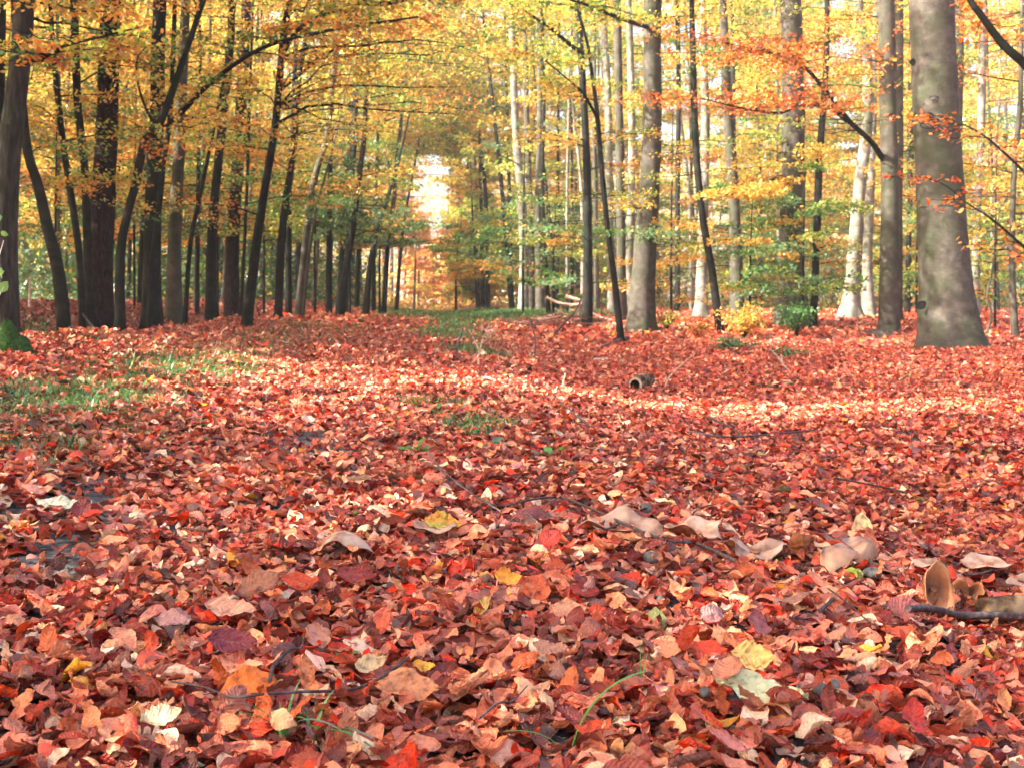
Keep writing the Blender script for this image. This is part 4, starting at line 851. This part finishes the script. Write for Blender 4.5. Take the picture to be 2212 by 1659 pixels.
# ---- stones
def stone(px, py, wpx, hpx, label, seed, k=.12):
    rg = np.random.default_rng(9000 + seed); P = gp(px, py, .06); a_ = px2m(wpx, P) * .44; c_ = px2m(hpx, P) * .4; k = max(k, .14)
    nt, npn = 18, 11; th = np.linspace(0, 2 * math.pi, nt, endpoint=False); ph = np.linspace(.05, math.pi - .05, npn)
    V = []
    for p_ in ph:
        q = 1 + k * (np.sin(2 * th + seed) * .6 + np.cos(3 * th + 2 * p_ + seed) * .5) + rg.normal(0, .015, nt)
        V.append(np.stack([np.cos(th) * np.sin(p_) * a_ * q, np.sin(th) * np.sin(p_) * a_ * .8 * q, math.cos(p_) * c_ * 1.2 * q], -1))
    V = np.concatenate(V) + P; i = np.arange(npn - 1)[:, None] * nt; j = np.arange(nt)[None]; j2 = (j + 1) % nt
    mb = MB(); mb.add(V, np.stack([i + j, i + nt + j, i + nt + j2, i + j2], -1).reshape(-1, 4), 4)
    mb.add(V[:nt], [list(range(nt))], nt); mb.add(V[-nt:], [list(range(nt))[::-1]], nt)
    tag(mb.build('stone', M['stone'], None, loc=P), label, 'stone')
stone(1884, 1277, 44, 26, 'pale grey angular stone below the drooping twin mushrooms', 1, .2)
stone(1406, 1247, 36, 30, 'smooth round grey pebble under the right half of the thin black twig', 2, .05)
stone(1394, 1133, 30, 28, 'oval grey pebble above the broad pale mushroom', 3, .08)
stone(1427, 1343, 24, 20, 'small bluish pebble beside the bright red leaves', 4)
stone(1770, 1550, 44, 34, 'dark slate coloured stone right of the large pale cream leaf', 5, .2)
stone(1800, 1540, 34, 26, 'smaller slate stone touching the dark slate one', 6, .2)
stone(1522, 1558, 26, 26, 'bluish stone peeping out left of the large pale cream leaf', 7, .15)

# ---- sticks and twigs
def twig(name, lines, label, cat='twig', mat='stick', lift=.075, raised=None):
    "lines: list of (pixel points, width px start, end)"
    P0 = gp(*lines[0][0][0], lift); mb = MB()
    for li, (pts, w0, w1) in enumerate(lines):
        Q = []
        for qi, p_ in enumerate(pts):
            if raised is not None: Q.append(at(p_[0], p_[1], raised))
            else: Q.append(gp(p_[0], p_[1], lift + (.006 * math.sin(qi * 2.1))))
        Q = np.array(Q); n = max(6, len(Q) * 4); S = catmull(Q, n) if len(Q) > 1 else Q
        y = S[:, 1].mean(); r = np.linspace(w0, w1, n) / 2 / F * y
        tube(mb, S, r, 7, .06, seed=li)
    o = mb.build(name, M[mat], None, loc=P0); return tag(o, label, cat)
twig('twig', [([(1092, 1135), (1147, 1122), (1210, 1111), (1270, 1138), (1338, 1176), (1437, 1212), (1499, 1220), (1588, 1264)], 5, 7), ([(1338, 1178), (1304, 1195), (1280, 1178), (1275, 1155)], 5, 2.5), ([(1210, 1112), (1190, 1128), (1175, 1140)], 3.5, 2)],
     'long thin black twig lying across the white and pale mushrooms')
twig('twig', [([(924, 1005), (950, 1045), (981, 1072), (1004, 1095), (1030, 1117), (1083, 1145)], 6, 3)], 'thin dark twig running down right below the green herbs')
twig('twig', [([(1195, 876), (1235, 912), (1273, 943)], 6, 4)], 'short dark twig below the sunlit strip right of the middle')
twig('twig', [([(370, 1562), (440, 1582), (503, 1597), (565, 1598), (658, 1597), (762, 1576), (831, 1548), (883, 1510)], 5, 7), ([(470, 1590), (440, 1602)], 3, 2)], 'long curved dark twig passing through the lower left grass tuft', lift=.085)
twig('twig', [([(584, 1566), (590, 1540), (600, 1515)], 9, 8), ([(598, 1518), (628, 1495), (652, 1478), (658, 1452)], 8, 4)], 'forked grey twig behind the broad bright orange leaf', lift=.085)
twig('twig', [([(1035, 1655), (1075, 1625), (1107, 1606), (1139, 1577)], 6, 3)], 'short twig at the bottom edge right of the centre', lift=.09)
twig('stick', [([(1960, 1379), (2010, 1380), (2071, 1384), (2140, 1388), (2230, 1393)], 15, 17)], 'thick grey stick lying in front of the upright gilled mushroom', 'stick', lift=.082)
twig('twig', [([(1788, 1326), (1830, 1365), (1878, 1402)], 4, 3), ([(1770, 1380), (1792, 1362), (1800, 1345)], 9, 5)], 'thin forked twig left of the flat purplish leaf')
twig('stick', [([(2030, 1300 - 40), (2100, 1290), (2220, 1240)], 4, 4)], 'thin straight twig behind the log at the right edge', 'twig', lift=.08)
twig('twig', [([(1800, 1000 + 60), (1900, 1080), (1960, 1090)], 4, 4)], 'fine twig in the leaves behind the drooping twin mushrooms')
twig('stick', [([(1159, 762), (1200, 763), (1250, 766)], 5, 4)], 'thin pale stick lying straight across the right hollow', 'stick', 'palestick', .05)
twig('stick', [([(1275, 763), (1310, 752), (1335, 742), (1356, 738)], 5, 13)], 'black half buried root lying on the slope of the right hollow', 'root', 'stick', .06)
twig('stick', [([(1281, 784), (1310, 784), (1350, 788)], 8, 7)], 'pale split branch lying left above the hollow log', 'stick', 'palestick', .05)
twig('stick', [([(1048, 826), (1090, 842), (1145, 862)], 15, 9)], 'pale flat piece of wood at the start of the sunlit strip', 'stick', 'palestick', .03)
twig('stick', [([(1575, 845), (1640, 842), (1720, 838)], 14, 10)], 'rotting branch half buried on the right above the sunlit strip', 'stick', 'log', .05)
twig('stick', [([(1530, 918), (1580, 945), (1620, 975)], 6, 4)], 'dark broken twig below the sunlit strip on the right', 'twig')
twig('stick', [([(1480, 952), (1560, 966), (1640, 960), (1760, 948)], 5, 4)], 'long thin twig lying crosswise below the sunlit strip', 'twig')
twig('bare_branch', [([(1433, 882), (1434, 850), (1444, 818), (1470, 790), (1502, 764)], 4, 3), ([(1444, 820), (1432, 805)], 3, 2)], 'thin pale branch standing bent out of the leaves beside the hollow log', 'branch', 'palestick', raised=16.5)
twig('bare_branch', [([(1708, 806), (1694, 790), (1678, 770), (1664, 755)], 5, 3), ([(1690, 782), (1688, 766)], 4, 3)], 'pale forked twig standing before the big right trunks', 'branch', 'palestick', raised=19)
twig('bare_branch', [([(1899, 884), (1897, 872), (1893, 860)], 7, 6)], 'pale peg of wood standing behind the bright right end of the sunlit strip', 'stick', 'palestick', raised=14)
twig('bare_branch', [([(1200, 720), (1225, 692), (1244, 672), (1256, 645)], 5, 4)], 'dark bare branch leaning against the branch pile', 'branch', 'stick', raised=30)
twig('bare_branch', [([(64, 665), (64, 630), (66, 598)], 6, 5)], 'pale broken pole standing behind the mossy mound', 'pole', 'palestick', raised=18)
twig('bare_branch', [([(178, 678), (205, 712), (214, 722)], 5, 3)], 'dark dead twig leaning on the left bank', 'branch', 'stick', raised=19)
for q, (pts, w0, w1, lab) in enumerate([([(1180, 643), (1210, 656), (1250, 660)], 6, 5, 'sunlit pale branch on the left of the branch pile'),
        ([(1222, 641), (1245, 648), (1262, 654), (1230, 662)], 9, 5, 'thickest pale branch on top of the branch pile'),
        ([(1262, 668), (1300, 688), (1322, 692)], 6, 4, 'reddish branch sticking out right of the branch pile')]):
    twig('bare_branch', [(pts, w0, w1)], lab, 'branch', 'palestick', raised=38.5)
def pile():
    rg = np.random.default_rng(12); mb = MB(); P0 = at(1215, 668, 39)
    for i in range(150):
        x = rg.uniform(-1.6, 1.7); y = 39 + rg.normal(0, .8); h = max(0, .42 * math.exp(-(x / 1.2) ** 2)) * rg.uniform(0, 1)
        c = np.array([P0[0] + x, y, float(ground(P0[0] + x, y)) + h]); a_ = rg.uniform(0, 6.28); L_ = rg.uniform(.2, .8); d = np.array([math.cos(a_), math.sin(a_) * .5, rg.normal(0, .22)]) * L_
        tube(mb, [c - d, c + rg.normal(0, .04, 3), c + d], np.array([.02, .018, .008]) * rg.uniform(.5, 1.4), 5, cap=False)
    o = mb.build('brushwood', M['brush']); tag(o, 'heap of tangled reddish brushwood on the right of the ride', 'brushwood', kind='stuff')
pile()
# the hollow log and the log with fungi at the right edge
def log(name, pa, pb, y0, y1, r0, r1, label, hollow=False, mat='log'):
    A = at(*pa, y0); B = at(*pb, y1); root = empty(name, A); tag(root, label, 'log')
    S = catmull([A, (A + B) / 2 + np.array([0, 0, .01]), B], 14); mb = MB(); r = np.linspace(r0, r1, 14)
    tube(mb, S, r, 22, .06, seed=4, cap=not hollow)
    if not hollow: pass
    mb.build('bark', M[mat], root)
    if hollow:
        mb = MB(); tube(mb, S[::-1], r[::-1] * .72, 18, .08, seed=5, cap=False); mb.build('hollow_core', M['soil'], root)
        mb = MB(); d = (B - A) / np.linalg.norm(B - A); U = np.cross(d, [0, 0, 1]); U /= np.linalg.norm(U); V = np.cross(U, d); th = np.linspace(0, 6.283, 24, endpoint=False)
        o_ = A - d * .002 + r0 * .97 * (np.cos(th)[:, None] * U + np.sin(th)[:, None] * V); i_ = A - d * .002 + r0 * .68 * (np.cos(th)[:, None] * U + np.sin(th)[:, None] * V)
        j = np.arange(24); mb.add(np.concatenate([o_, i_]), np.stack([j, (j + 1) % 24, 24 + (j + 1) % 24, 24 + j], -1), 4); mb.build('cut_end', M['palestick'], root)
    return root
log('log', (1372, 831), (1402, 820), 15.6, 16.1, .095, .085, 'short hollow log lying in the right hollow with its dark end to the viewer', True)
log('log', (2122, 1318), (2260, 1322), 3.62, 3.68, .036, .048, 'dark rotting log with pale fungus crust cut by the right edge')
# mossy mound left, leaf covered hollow right
def mound(px, py, y, rx, h, mat, name, label, cat, seed):
    rg = np.random.default_rng(seed); P = at(px, py, y); P[2] = float(ground(P[0], P[1])); n = 34; u = np.linspace(-1, 1, n); A, B = np.meshgrid(u, u); rr = np.hypot(A, B)
    Zm = h * np.clip(1 - rr ** 2, 0, 1) ** .8 * (1 + .16 * bumps(A, B, .9, 6, seed)) + .012 * rg.normal(size=A.shape) - .03 - .1 * (rr > 1)
    V = np.stack([P[0] + A * rx, P[1] + B * rx * .8, P[2] + Zm], -1).reshape(-1, 3); a_ = np.arange(n - 1)[:, None] * n + np.arange(n - 1)
    f = np.stack([a_, a_ + 1, a_ + n + 1, a_ + n], -1).reshape(-1, 4); f = f[(rr.ravel()[f] < 1.15).all(1)]
    mb = MB(); mb.add(V, f, 4); o = mb.build(name, M[mat], None, loc=P); tag(o, label, cat); return P
Pm = mound(12, 705, 11.8, .30, .34, 'moss', 'mossy_stump', 'green mossy stump at the foot of the grey ridged trunk at the left edge', 'stump', 31)
mound(1895, 725, 33, .55, .22, 'soil', 'root_mound', 'dark earthen root mound before the tall beech with the long bough', 'mound', 32)

# ---- grass, herbs, shrubs
def blade(mb, P, h, az, lean, w, col, n=6, droop=1.0):
    t_ = np.linspace(0, 1, n); d = np.array([math.cos(az), math.sin(az), 0]); s_ = np.array([-math.sin(az), math.cos(az), 0])
    S = P + h * (t_[:, None] * np.array([0, 0, 1.0]) * (1 - .0 * t_[:, None]) + (lean * t_ ** 1.6)[:, None] * d); S[:, 2] -= h * droop * lean * .55 * t_ ** 2.6
    ww = w * (1 - t_ ** 2.2) * .5 + .0002
    V = np.stack([S - s_ * ww[:, None], S + s_ * ww[:, None] + np.array([0, 0, w * .12])], 1).reshape(-1, 3); i = np.arange(n - 1) * 2
    mb.add(V, np.stack([i, i + 1, i + 3, i + 2], -1), 4, np.broadcast_to(col, (2 * n, 3)))
GR = [(.04, .15, .03), (.07, .22, .035), (.03, .10, .035), (.12, .27, .06), (.20, .26, .07)]
def grass(mb, n, fy, fx, h, w, rg, cond=None):
    for i in range(int(n * 2.0)):
        y = fy(rg); x = fx(rg, y); z = float(ground(x, y))
        blade(mb, np.array([x, y, z + .01]), (h * .75 + .035) * rg.uniform(.4, 1.4), rg.uniform(0, 6.28), rg.uniform(.3, 1.5), w * rg.uniform(.8, 1.7), np.array(GR[rg.integers(0, 5)]) * rg.uniform(.5, 1.05), 4)
rg = np.random.default_rng(61); gmb = MB()
def clump(y, x, n, sy, sx, h, w): grass(gmb, n, lambda r: max(2., r.normal(y, sy)), lambda r, yy: r.normal(x - LSL * (yy - y), sx), h, w, rg)
for (px, py, n, sy, sx, h) in ((175, 875, 420, .45, .28, .10), (60, 905, 130, .5, .5, .09), (20, 960, 160, .5, .3, .08), (110, 890, 160, .4, .3, .10), (250, 850, 150, .6, .3, .07), (330, 815, 350, .9, .35, .09), (410, 795, 500, 1.3, .4, .10), (470, 805, 240, 1, .35, .09), (530, 765, 260, 1.6, .4, .09), (620, 735, 420, 2.5, .5, .11), (690, 712, 420, 3.5, .6, .12),
                           (20, 730, 420, .8, .5, .11), (110, 722, 260, .8, .6, .1), (215, 735, 90, .7, .3, .09)):
    P = gp(px, py); w_ = .004 + P[1] * .0003; clump(P[1], P[0], n * 1.7, sy, sx, h * 1.15, w_)
for (px, py, n, sy, sx, h) in ((870, 678, 800, 9, 1.1, .20), (1020, 682, 900, 6, 1.0, .22), (1100, 684, 1100, 4, 1.5, .24), (1170, 684, 900, 3, 1.3, .24), (985, 705, 420, 3.5, .45, .16), (960, 722, 360, 3, .45, .15), (1010, 735, 160, 1.6, .4, .12), (1025, 765, 120, 1, .3, .14), (940, 880, 80, .2, .16, .10), (1030, 930, 90, .22, .16, .10), (1050, 945, 50, .2, .16, .10)):
    P = gp(px, py); w_ = .004 + P[1] * .0004; clump(P[1], P[0], n * (2 if P[1] > 18 else 1.5), sy, sx, h * (1.7 if P[1] > 18 else 1.1), w_)
go_ = gmb.build('grass', M['blade']); tag(go_, 'thin green grass growing through the leaves along the track', 'grass', kind='stuff')
def tuft(px, py, blades, label, lift=.02, name='grass_tuft'):
    P = gp(px, py, lift); mb = MB()
    for (h, az, lean, w, c) in blades: blade(mb, P + np.array([math.cos(az) * .008, math.sin(az) * .008, 0]), h, az, lean, w, np.array(c), 12)
    tag(mb.build(name, M['blade'], None, loc=P), label, 'grass tuft')
g1, g2, g3 = (.06, .20, .045), (.10, .30, .07), (.12, .26, .16)
tuft(612, 1612, [(.09, 0.2, .9, .006, g2), (.10, 3.0, 1.5, .006, g1), (.11, 2.9, 1.0, .005, g1), (.07, 1.9, .5, .006, g2), (.10, -.5, 1.3, .007, g3), (.12, 1.2, .5, .005, g2), (.06, -.2, 1.6, .006, g1), (.08, 3.4, .6, .005, g3), (.10, 5.4, .9, .006, g1), (.07, 4.3, .8, .005, g2), (.09, 2.4, .8, .004, g3)], 'small grass tuft crossed by the long curved dark twig')
tuft(672, 1628, [(.11, .9, .45, .009, g2), (.10, -.45, 1.4, .008, g3), (.12, -.7, 1.7, .008, g1), (.07, 2.0, .4, .007, g1)], 'few broad grass blades beside the crossed tuft in the lower left')
tuft(1225, 1652, [(.235, .05, .62, .011, g2), (.12, 3.1, 1.6, .008, g2), (.09, .4, .7, .008, g1)], 'tall single grass plant with one long arching blade at the bottom centre')
tuft(1015, 952, [(.10 + .04 * math.sin(i * 3.3), i * .7, .6 + .7 * abs(math.sin(i * 1.7)), .006, (g1, g2, g3)[i % 3]) for i in range(34)], 'dense arching grass tuft above the middle of the picture')
tuft(1385, 1500, [(.10, 1.6, .15, .0025, g2), (.08, 1.0, .3, .0025, g2), (.07, 2.2, .3, .0025, g1)], 'three hair thin grass blades right of the tall grass plant')
def herb(px, py, lv, label, h=.05, name='herb', size=1., col=None):
    P = gp(px, py, .03); root = empty(name, P); tag(root, label, 'plant'); rg = np.random.default_rng(int(px)); sm = MB()
    for (az, ln, up) in lv:
        mb = MB(); c = np.array(col if col is not None else (.07, .26, .04)) * rg.uniform(.75, 1.3)
        Q = P + np.array([math.cos(az), math.sin(az), 0]) * ln * .6 + np.array([0, 0, h * up])
        leaf_block(mb, np.array([Q]), np.array([az]), np.array([-.35 * up]), np.array([rg.normal(0, .3)]), np.array([ln]), np.array([.8]), np.array([-.6]), 8, 4, np.array([c]), rg, .012, np.array([.5]))
        mb.build('leaf', M['foliage'], root); tube(sm, [P - np.array([0, 0, .02]), (P + Q) / 2 + np.array([0, 0, h * .2]), Q - np.array([math.cos(az), math.sin(az), 0]) * ln * .45], .0016, 5, col=(.1, .2, .05))
    sm.build('stem', M['blade'], root)
herb(903, 990, [(0.1, .10, .6), (3.0, .11, .5), (1.3, .10, 1.2), (-.5, .08, .4), (4.4, .08, .8)], 'bright green broad leaved herb left of its two neighbours')
herb(1068, 985, [(0.2, .09, .6), (2.8, .09, .6), (1.4, .09, 1.0), (.9, .07, 1.2), (3.9, .08, .5), (-.6, .08, .4)], 'bluish green herb in the middle of three low herbs', col=(.10, .24, .12))
herb(1195, 1000, [(0.6, .07, .9), (2.2, .08, .8), (3.2, .06, .4)], 'small green herb rightmost of three low herbs')
herb(945, 905, [(1.4, .08, 1.3), (.4, .07, .5), (2.9, .07, .6), (3.6, .06, .9)], 'narrow leaved green herb behind the arching grass tuft')
herb(742, 1459, [(.4, .035, .8), (2.6, .03, .8)], 'tiny green sprout beside the salmon ribbed leaf', h=.02)
def stalk(px, py, y, lines, lv, label, mat='palestick', lcol=(.8, .55, .36), name='dry_stalk', cat='plant', lsz=.05, stemcol=None):
    B = gp(px, py); B = at(px, py, y); B[2] = float(ground(B[0], B[1])); root = empty(name, B); tag(root, label, cat); mb = MB(); rg = np.random.default_rng(int(px + py))
    for pts, w in lines:
        S = np.array([at(a_, b_, y) for a_, b_ in pts]); 
        if pts[0] == (px, py): S[0] = B
        tube(mb, catmull(S, len(S) * 3), np.linspace(w, w * .5, len(S) * 3) / 2 / F * y, 5)
    mb.build('stem', M[mat], root)
    if lv:
        lm = MB(); Pn = np.array([at(a_, b_, y) for a_, b_ in lv]); n = len(lv)
        leaf_block(lm, Pn, rg.uniform(0, 6.28, n), rg.normal(0, .6, n), rg.normal(.8, .5, n), np.full(n, lsz) * rg.uniform(.7, 1.3, n), rg.normal(0, 1.5, n), rg.normal(0, 1, n), 5, 3, np.array([lcol]) * rg.uniform(.8, 1.15, (n, 1)), rg)
        lm.build('leaves', M['litter_far'] if mat != 'blade' else M['foliage'], root)
stalk(1033, 800, 15, [([(1033, 800), (1036, 760), (1046, 725), (1058, 700)], 4), ([(1038, 745), (1062, 722), (1085, 682)], 3), ([(1036, 760), (1025, 735), (1012, 712)], 3), ([(1048, 722), (1070, 715)], 2)], [(1042, 708), (1051, 716), (1056, 722), (1062, 716), (1047, 728), (1040, 760), (1032, 770)], 'dry stalk with a few pale sunlit leaves at the track edge', lsz=.09)
stalk(985, 770, 17, [([(985, 770), (988, 745), (998, 720), (1000, 705)], 5), ([(990, 742), (1004, 735)], 3)], [], 'dark dead stalk standing in the track edge grass', 'stick')
stalk(937, 792, 14, [([(937, 792), (940, 770), (942, 752)], 3)], [(941, 755), (939, 770)], 'short dry stalk left of the dark dead one', 'palestick')
stalk(1152, 770, 18, [([(1152, 770), (1157, 740), (1148, 700), (1145, 690)], 4), ([(1155, 742), (1140, 722)], 3)], [], 'dark bare stalk behind the start of the sunlit strip', 'stick')
stalk(1216, 842, 13.5, [([(1216, 842), (1217, 825), (1222, 806)], 5)], [], 'pale stub of a stalk above the sunlit strip', 'palestick')
stalk(35, 945, 8.2, [([(35, 945), (33, 920), (26, 890), (22, 868)], 4), ([(30, 905), (50, 890), (66, 880)], 2), ([(28, 893), (12, 888), (0, 890)], 2)], [(22, 866), (48, 908), (10, 915), (56, 906), (0, 868), (38, 866), (20, 873)], 'light green weed with thin side stems at the left edge', 'blade', (.32, .50, .20), 'weed', 'plant', .10)
stalk(-14, 1020, 6.0, [([(-14, 1020), (-12, 850), (-6, 700), (-2, 600), (-5, 480)], 4), ([(-4, 560), (8, 520)], 2), ([(-2, 640), (8, 620)], 2)], [(10, 505), (6, 622), (0, 590), (-2, 470)], 'tall near plant at the left edge with a bright green leaf', 'blade', (.26, .48, .14), 'sapling', 'sapling', .075)
def shrub(px, py, y, wpx, hpx, pal, n, label, size=.075, name='shrub', seed=0, nb=22):
    rg = np.random.default_rng(600 + seed); B = at(px, py, y); B[2] = float(ground(B[0], B[1])); root = empty(name, B); tag(root, label, 'shrub')
    wr, h = px2m(wpx, B) / 2, px2m(hpx, B); bm, lm = MB(), MB()
    for i in range(nb):
        az = rg.uniform(0, 6.28); q = rg.uniform(.25, 1); e = B + np.array([math.cos(az) * wr * q, math.sin(az) * wr * q, h * rg.uniform(.45, 1.0) * (1.1 - .4 * q)]); m_ = (B + e) / 2 + np.array([0, 0, h * .12])
        S = catmull([B, m_, e], 7); tube(bm, S, np.linspace(.009, .003, 7), 4, cap=False)
        k = n // nb; P = S[rg.integers(2, 7, k)] + rg.normal(0, .075, (k, 3)) * np.array([1.9, 1.6, .8])
        P[:, 2] = np.maximum(P[:, 2], B[2] + .03); leaves(lm, P, size, mixcol(pal, k, rg) * rg.uniform(.6, 1.15, (k, 1)), rg, .6)
    joined(bm, lm, M['dark']).build('crown', M['foliage'], root)
shrub(1608, 712, 31, 125, 82, dict(yel=2.2, yg=2, gold=1.5, ora=1, dgr=1), 1500, 'low bushy yellow green shrub before the massive right hand trunks', .075, seed=1)
shrub(1722, 718, 32, 112, 92, dict(dgr=3, grn=4), 1300, 'dark green sapling bush at the foot of the thickest dark beech', .08, 'sapling', 2)
shrub(1590, 745, 26, 130, 34, dict(grn=4, dgr=2, pgr=1), 500, 'flat green undergrowth before the yellow green shrub', .065, 'undergrowth', 3)
shrub(1505, 712, 32, 80, 45, dict(ora=2, yg=1, red=1, gold=1), 420, 'small russet shrub left of the yellow green shrub', .07, seed=4)
shrub(1700, 760, 24, 60, 22, dict(grn=4, dgr=2), 220, 'little green seedling in the leaves before the thickest beech', .06, 'seedling', 5)
shrub(1440, 700, 36, 60, 60, dict(yg=2, gold=1, grn=1), 380, 'yellowish shrub just right of the massive beech', .08, seed=6)
# grass and ferns of bright green hanging before the right hand trunks: young beeches
def young(px, py, y, ztop, pal, label, seed, L=1.5, nb=14, nleaf=150, size=.1, zl=.8, w=6):
    tree('young_beech', [(px + 3, 650 - (ztop - .85) * F / y, w * .4), (px, (py + 650 - (ztop - .85) * F / y) / 2, w * .8), (px, py, w)], y, 'dark', label, 'young tree', top=ztop, pal=pal, z0=zl, nb=nb, L=L, nleaf=nleaf, hi=False, size=size, flare=0, seed=4000 + seed)
young(1735, 712, 34, 3.6, 'rlow', 'young beech with hanging green leaves before the thickest dark beech', 1, 1.5, 22, 150)
young(1620, 700, 37, 3.0, 'rlow', 'green young beech left of the thickest dark beech', 2, 1.6, 16, 150)
young(1130, 668, 49, 6.4, 'rlow', 'young beech with pale green sprays at the pale sunlit beech', 3, 2.4, 26, 200, .15)
young(1195, 664, 46, 3.5, 'rlow', 'low green young beech behind the branch pile', 4, 2, 14, 160, .14)
young(985, 668, 85, 4.2, 'midright', 'small golden tree beside the right edge of the ride', 5, 3.2, 22, 220, .26)
young(820, 664, 60, 4.5, 'midlow', 'green young tree under the left row of leaning stems', 6, 2.8, 22, 200, .18)
young(680, 663, 44, 5, 'midlow', 'green young tree between the leaning stems left of the ride', 7, 2.4, 24, 200, .14)
young(755, 664, 50, 7, 'midlow', 'taller green young tree filling the left row', 8, 2.8, 30, 200, .16)
young(570, 664, 38, 5, 'leftlow', 'golden young tree behind the black leaning trunk', 9, 2.2, 22, 180, .12)
young(470, 662, 33, 4.6, 'leftlow', 'golden young tree between the two spruces', 10, 2, 20, 180, .1)
young(120, 660, 25, 4.6, 'leftlow', 'russet young tree behind the short leaning mossy trunk', 11, 1.8, 22, 190, .08)
young(290, 660, 27, 4.6, 'leftlow', 'golden young tree behind the curving thin tree', 12, 1.8, 20, 190, .085)
young(2150, 690, 38, 5.0, 'right', 'orange young tree right of the biggest trunk', 13, 2.2, 26, 170, .11)
young(1450, 690, 40, 6.2, 'yelspray', 'yellow young tree right of the massive beech', 14, 2.2, 26, 180, .115)
young(1980, 680, 50, 4.5, 'rlow', 'green young tree seen left of the biggest trunk', 15, 2.2, 18, 170, .14)

# ------------------------------------------------------------------ the pale air down the ride
hm, t, out = nodes('pale_air'); pv = N(t, 'ShaderNodeVolumePrincipled'); pv.inputs['Color'].default_value = (1, .96, .92, 1); pv.inputs['Density'].default_value = .0008
pv.inputs['Anisotropy'].default_value = .3; t.links.new(pv.outputs[0], out.inputs['Volume'])
hb = MB(); x0, x1, y0, y1, z0, z1 = -430, 430, -40, 910, -2.5, 32
hb.add([(x0, y0, z0), (x1, y0, z0), (x1, y1, z0), (x0, y1, z0), (x0, y0, z1), (x1, y0, z1), (x1, y1, z1), (x0, y1, z1)], [[0, 3, 2, 1], [4, 5, 6, 7], [0, 1, 5, 4], [1, 2, 6, 5], [2, 3, 7, 6], [3, 0, 4, 7]], 4)
ho = hb.build('haze', None, smoothed=False); ho.data.materials.append(hm); tag(ho, 'pale misty air filling the wood', 'haze', kind='stuff')
lo = lit.build('fallen_leaves', M['litter']); tag(lo, 'thick carpet of curled red brown beech leaves over the near track', 'leaf litter', kind='stuff')
lf = litf.build('fallen_leaves', M['litter_far']); tag(lf, 'red leaf carpet running back between the trees', 'leaf litter', kind='stuff')
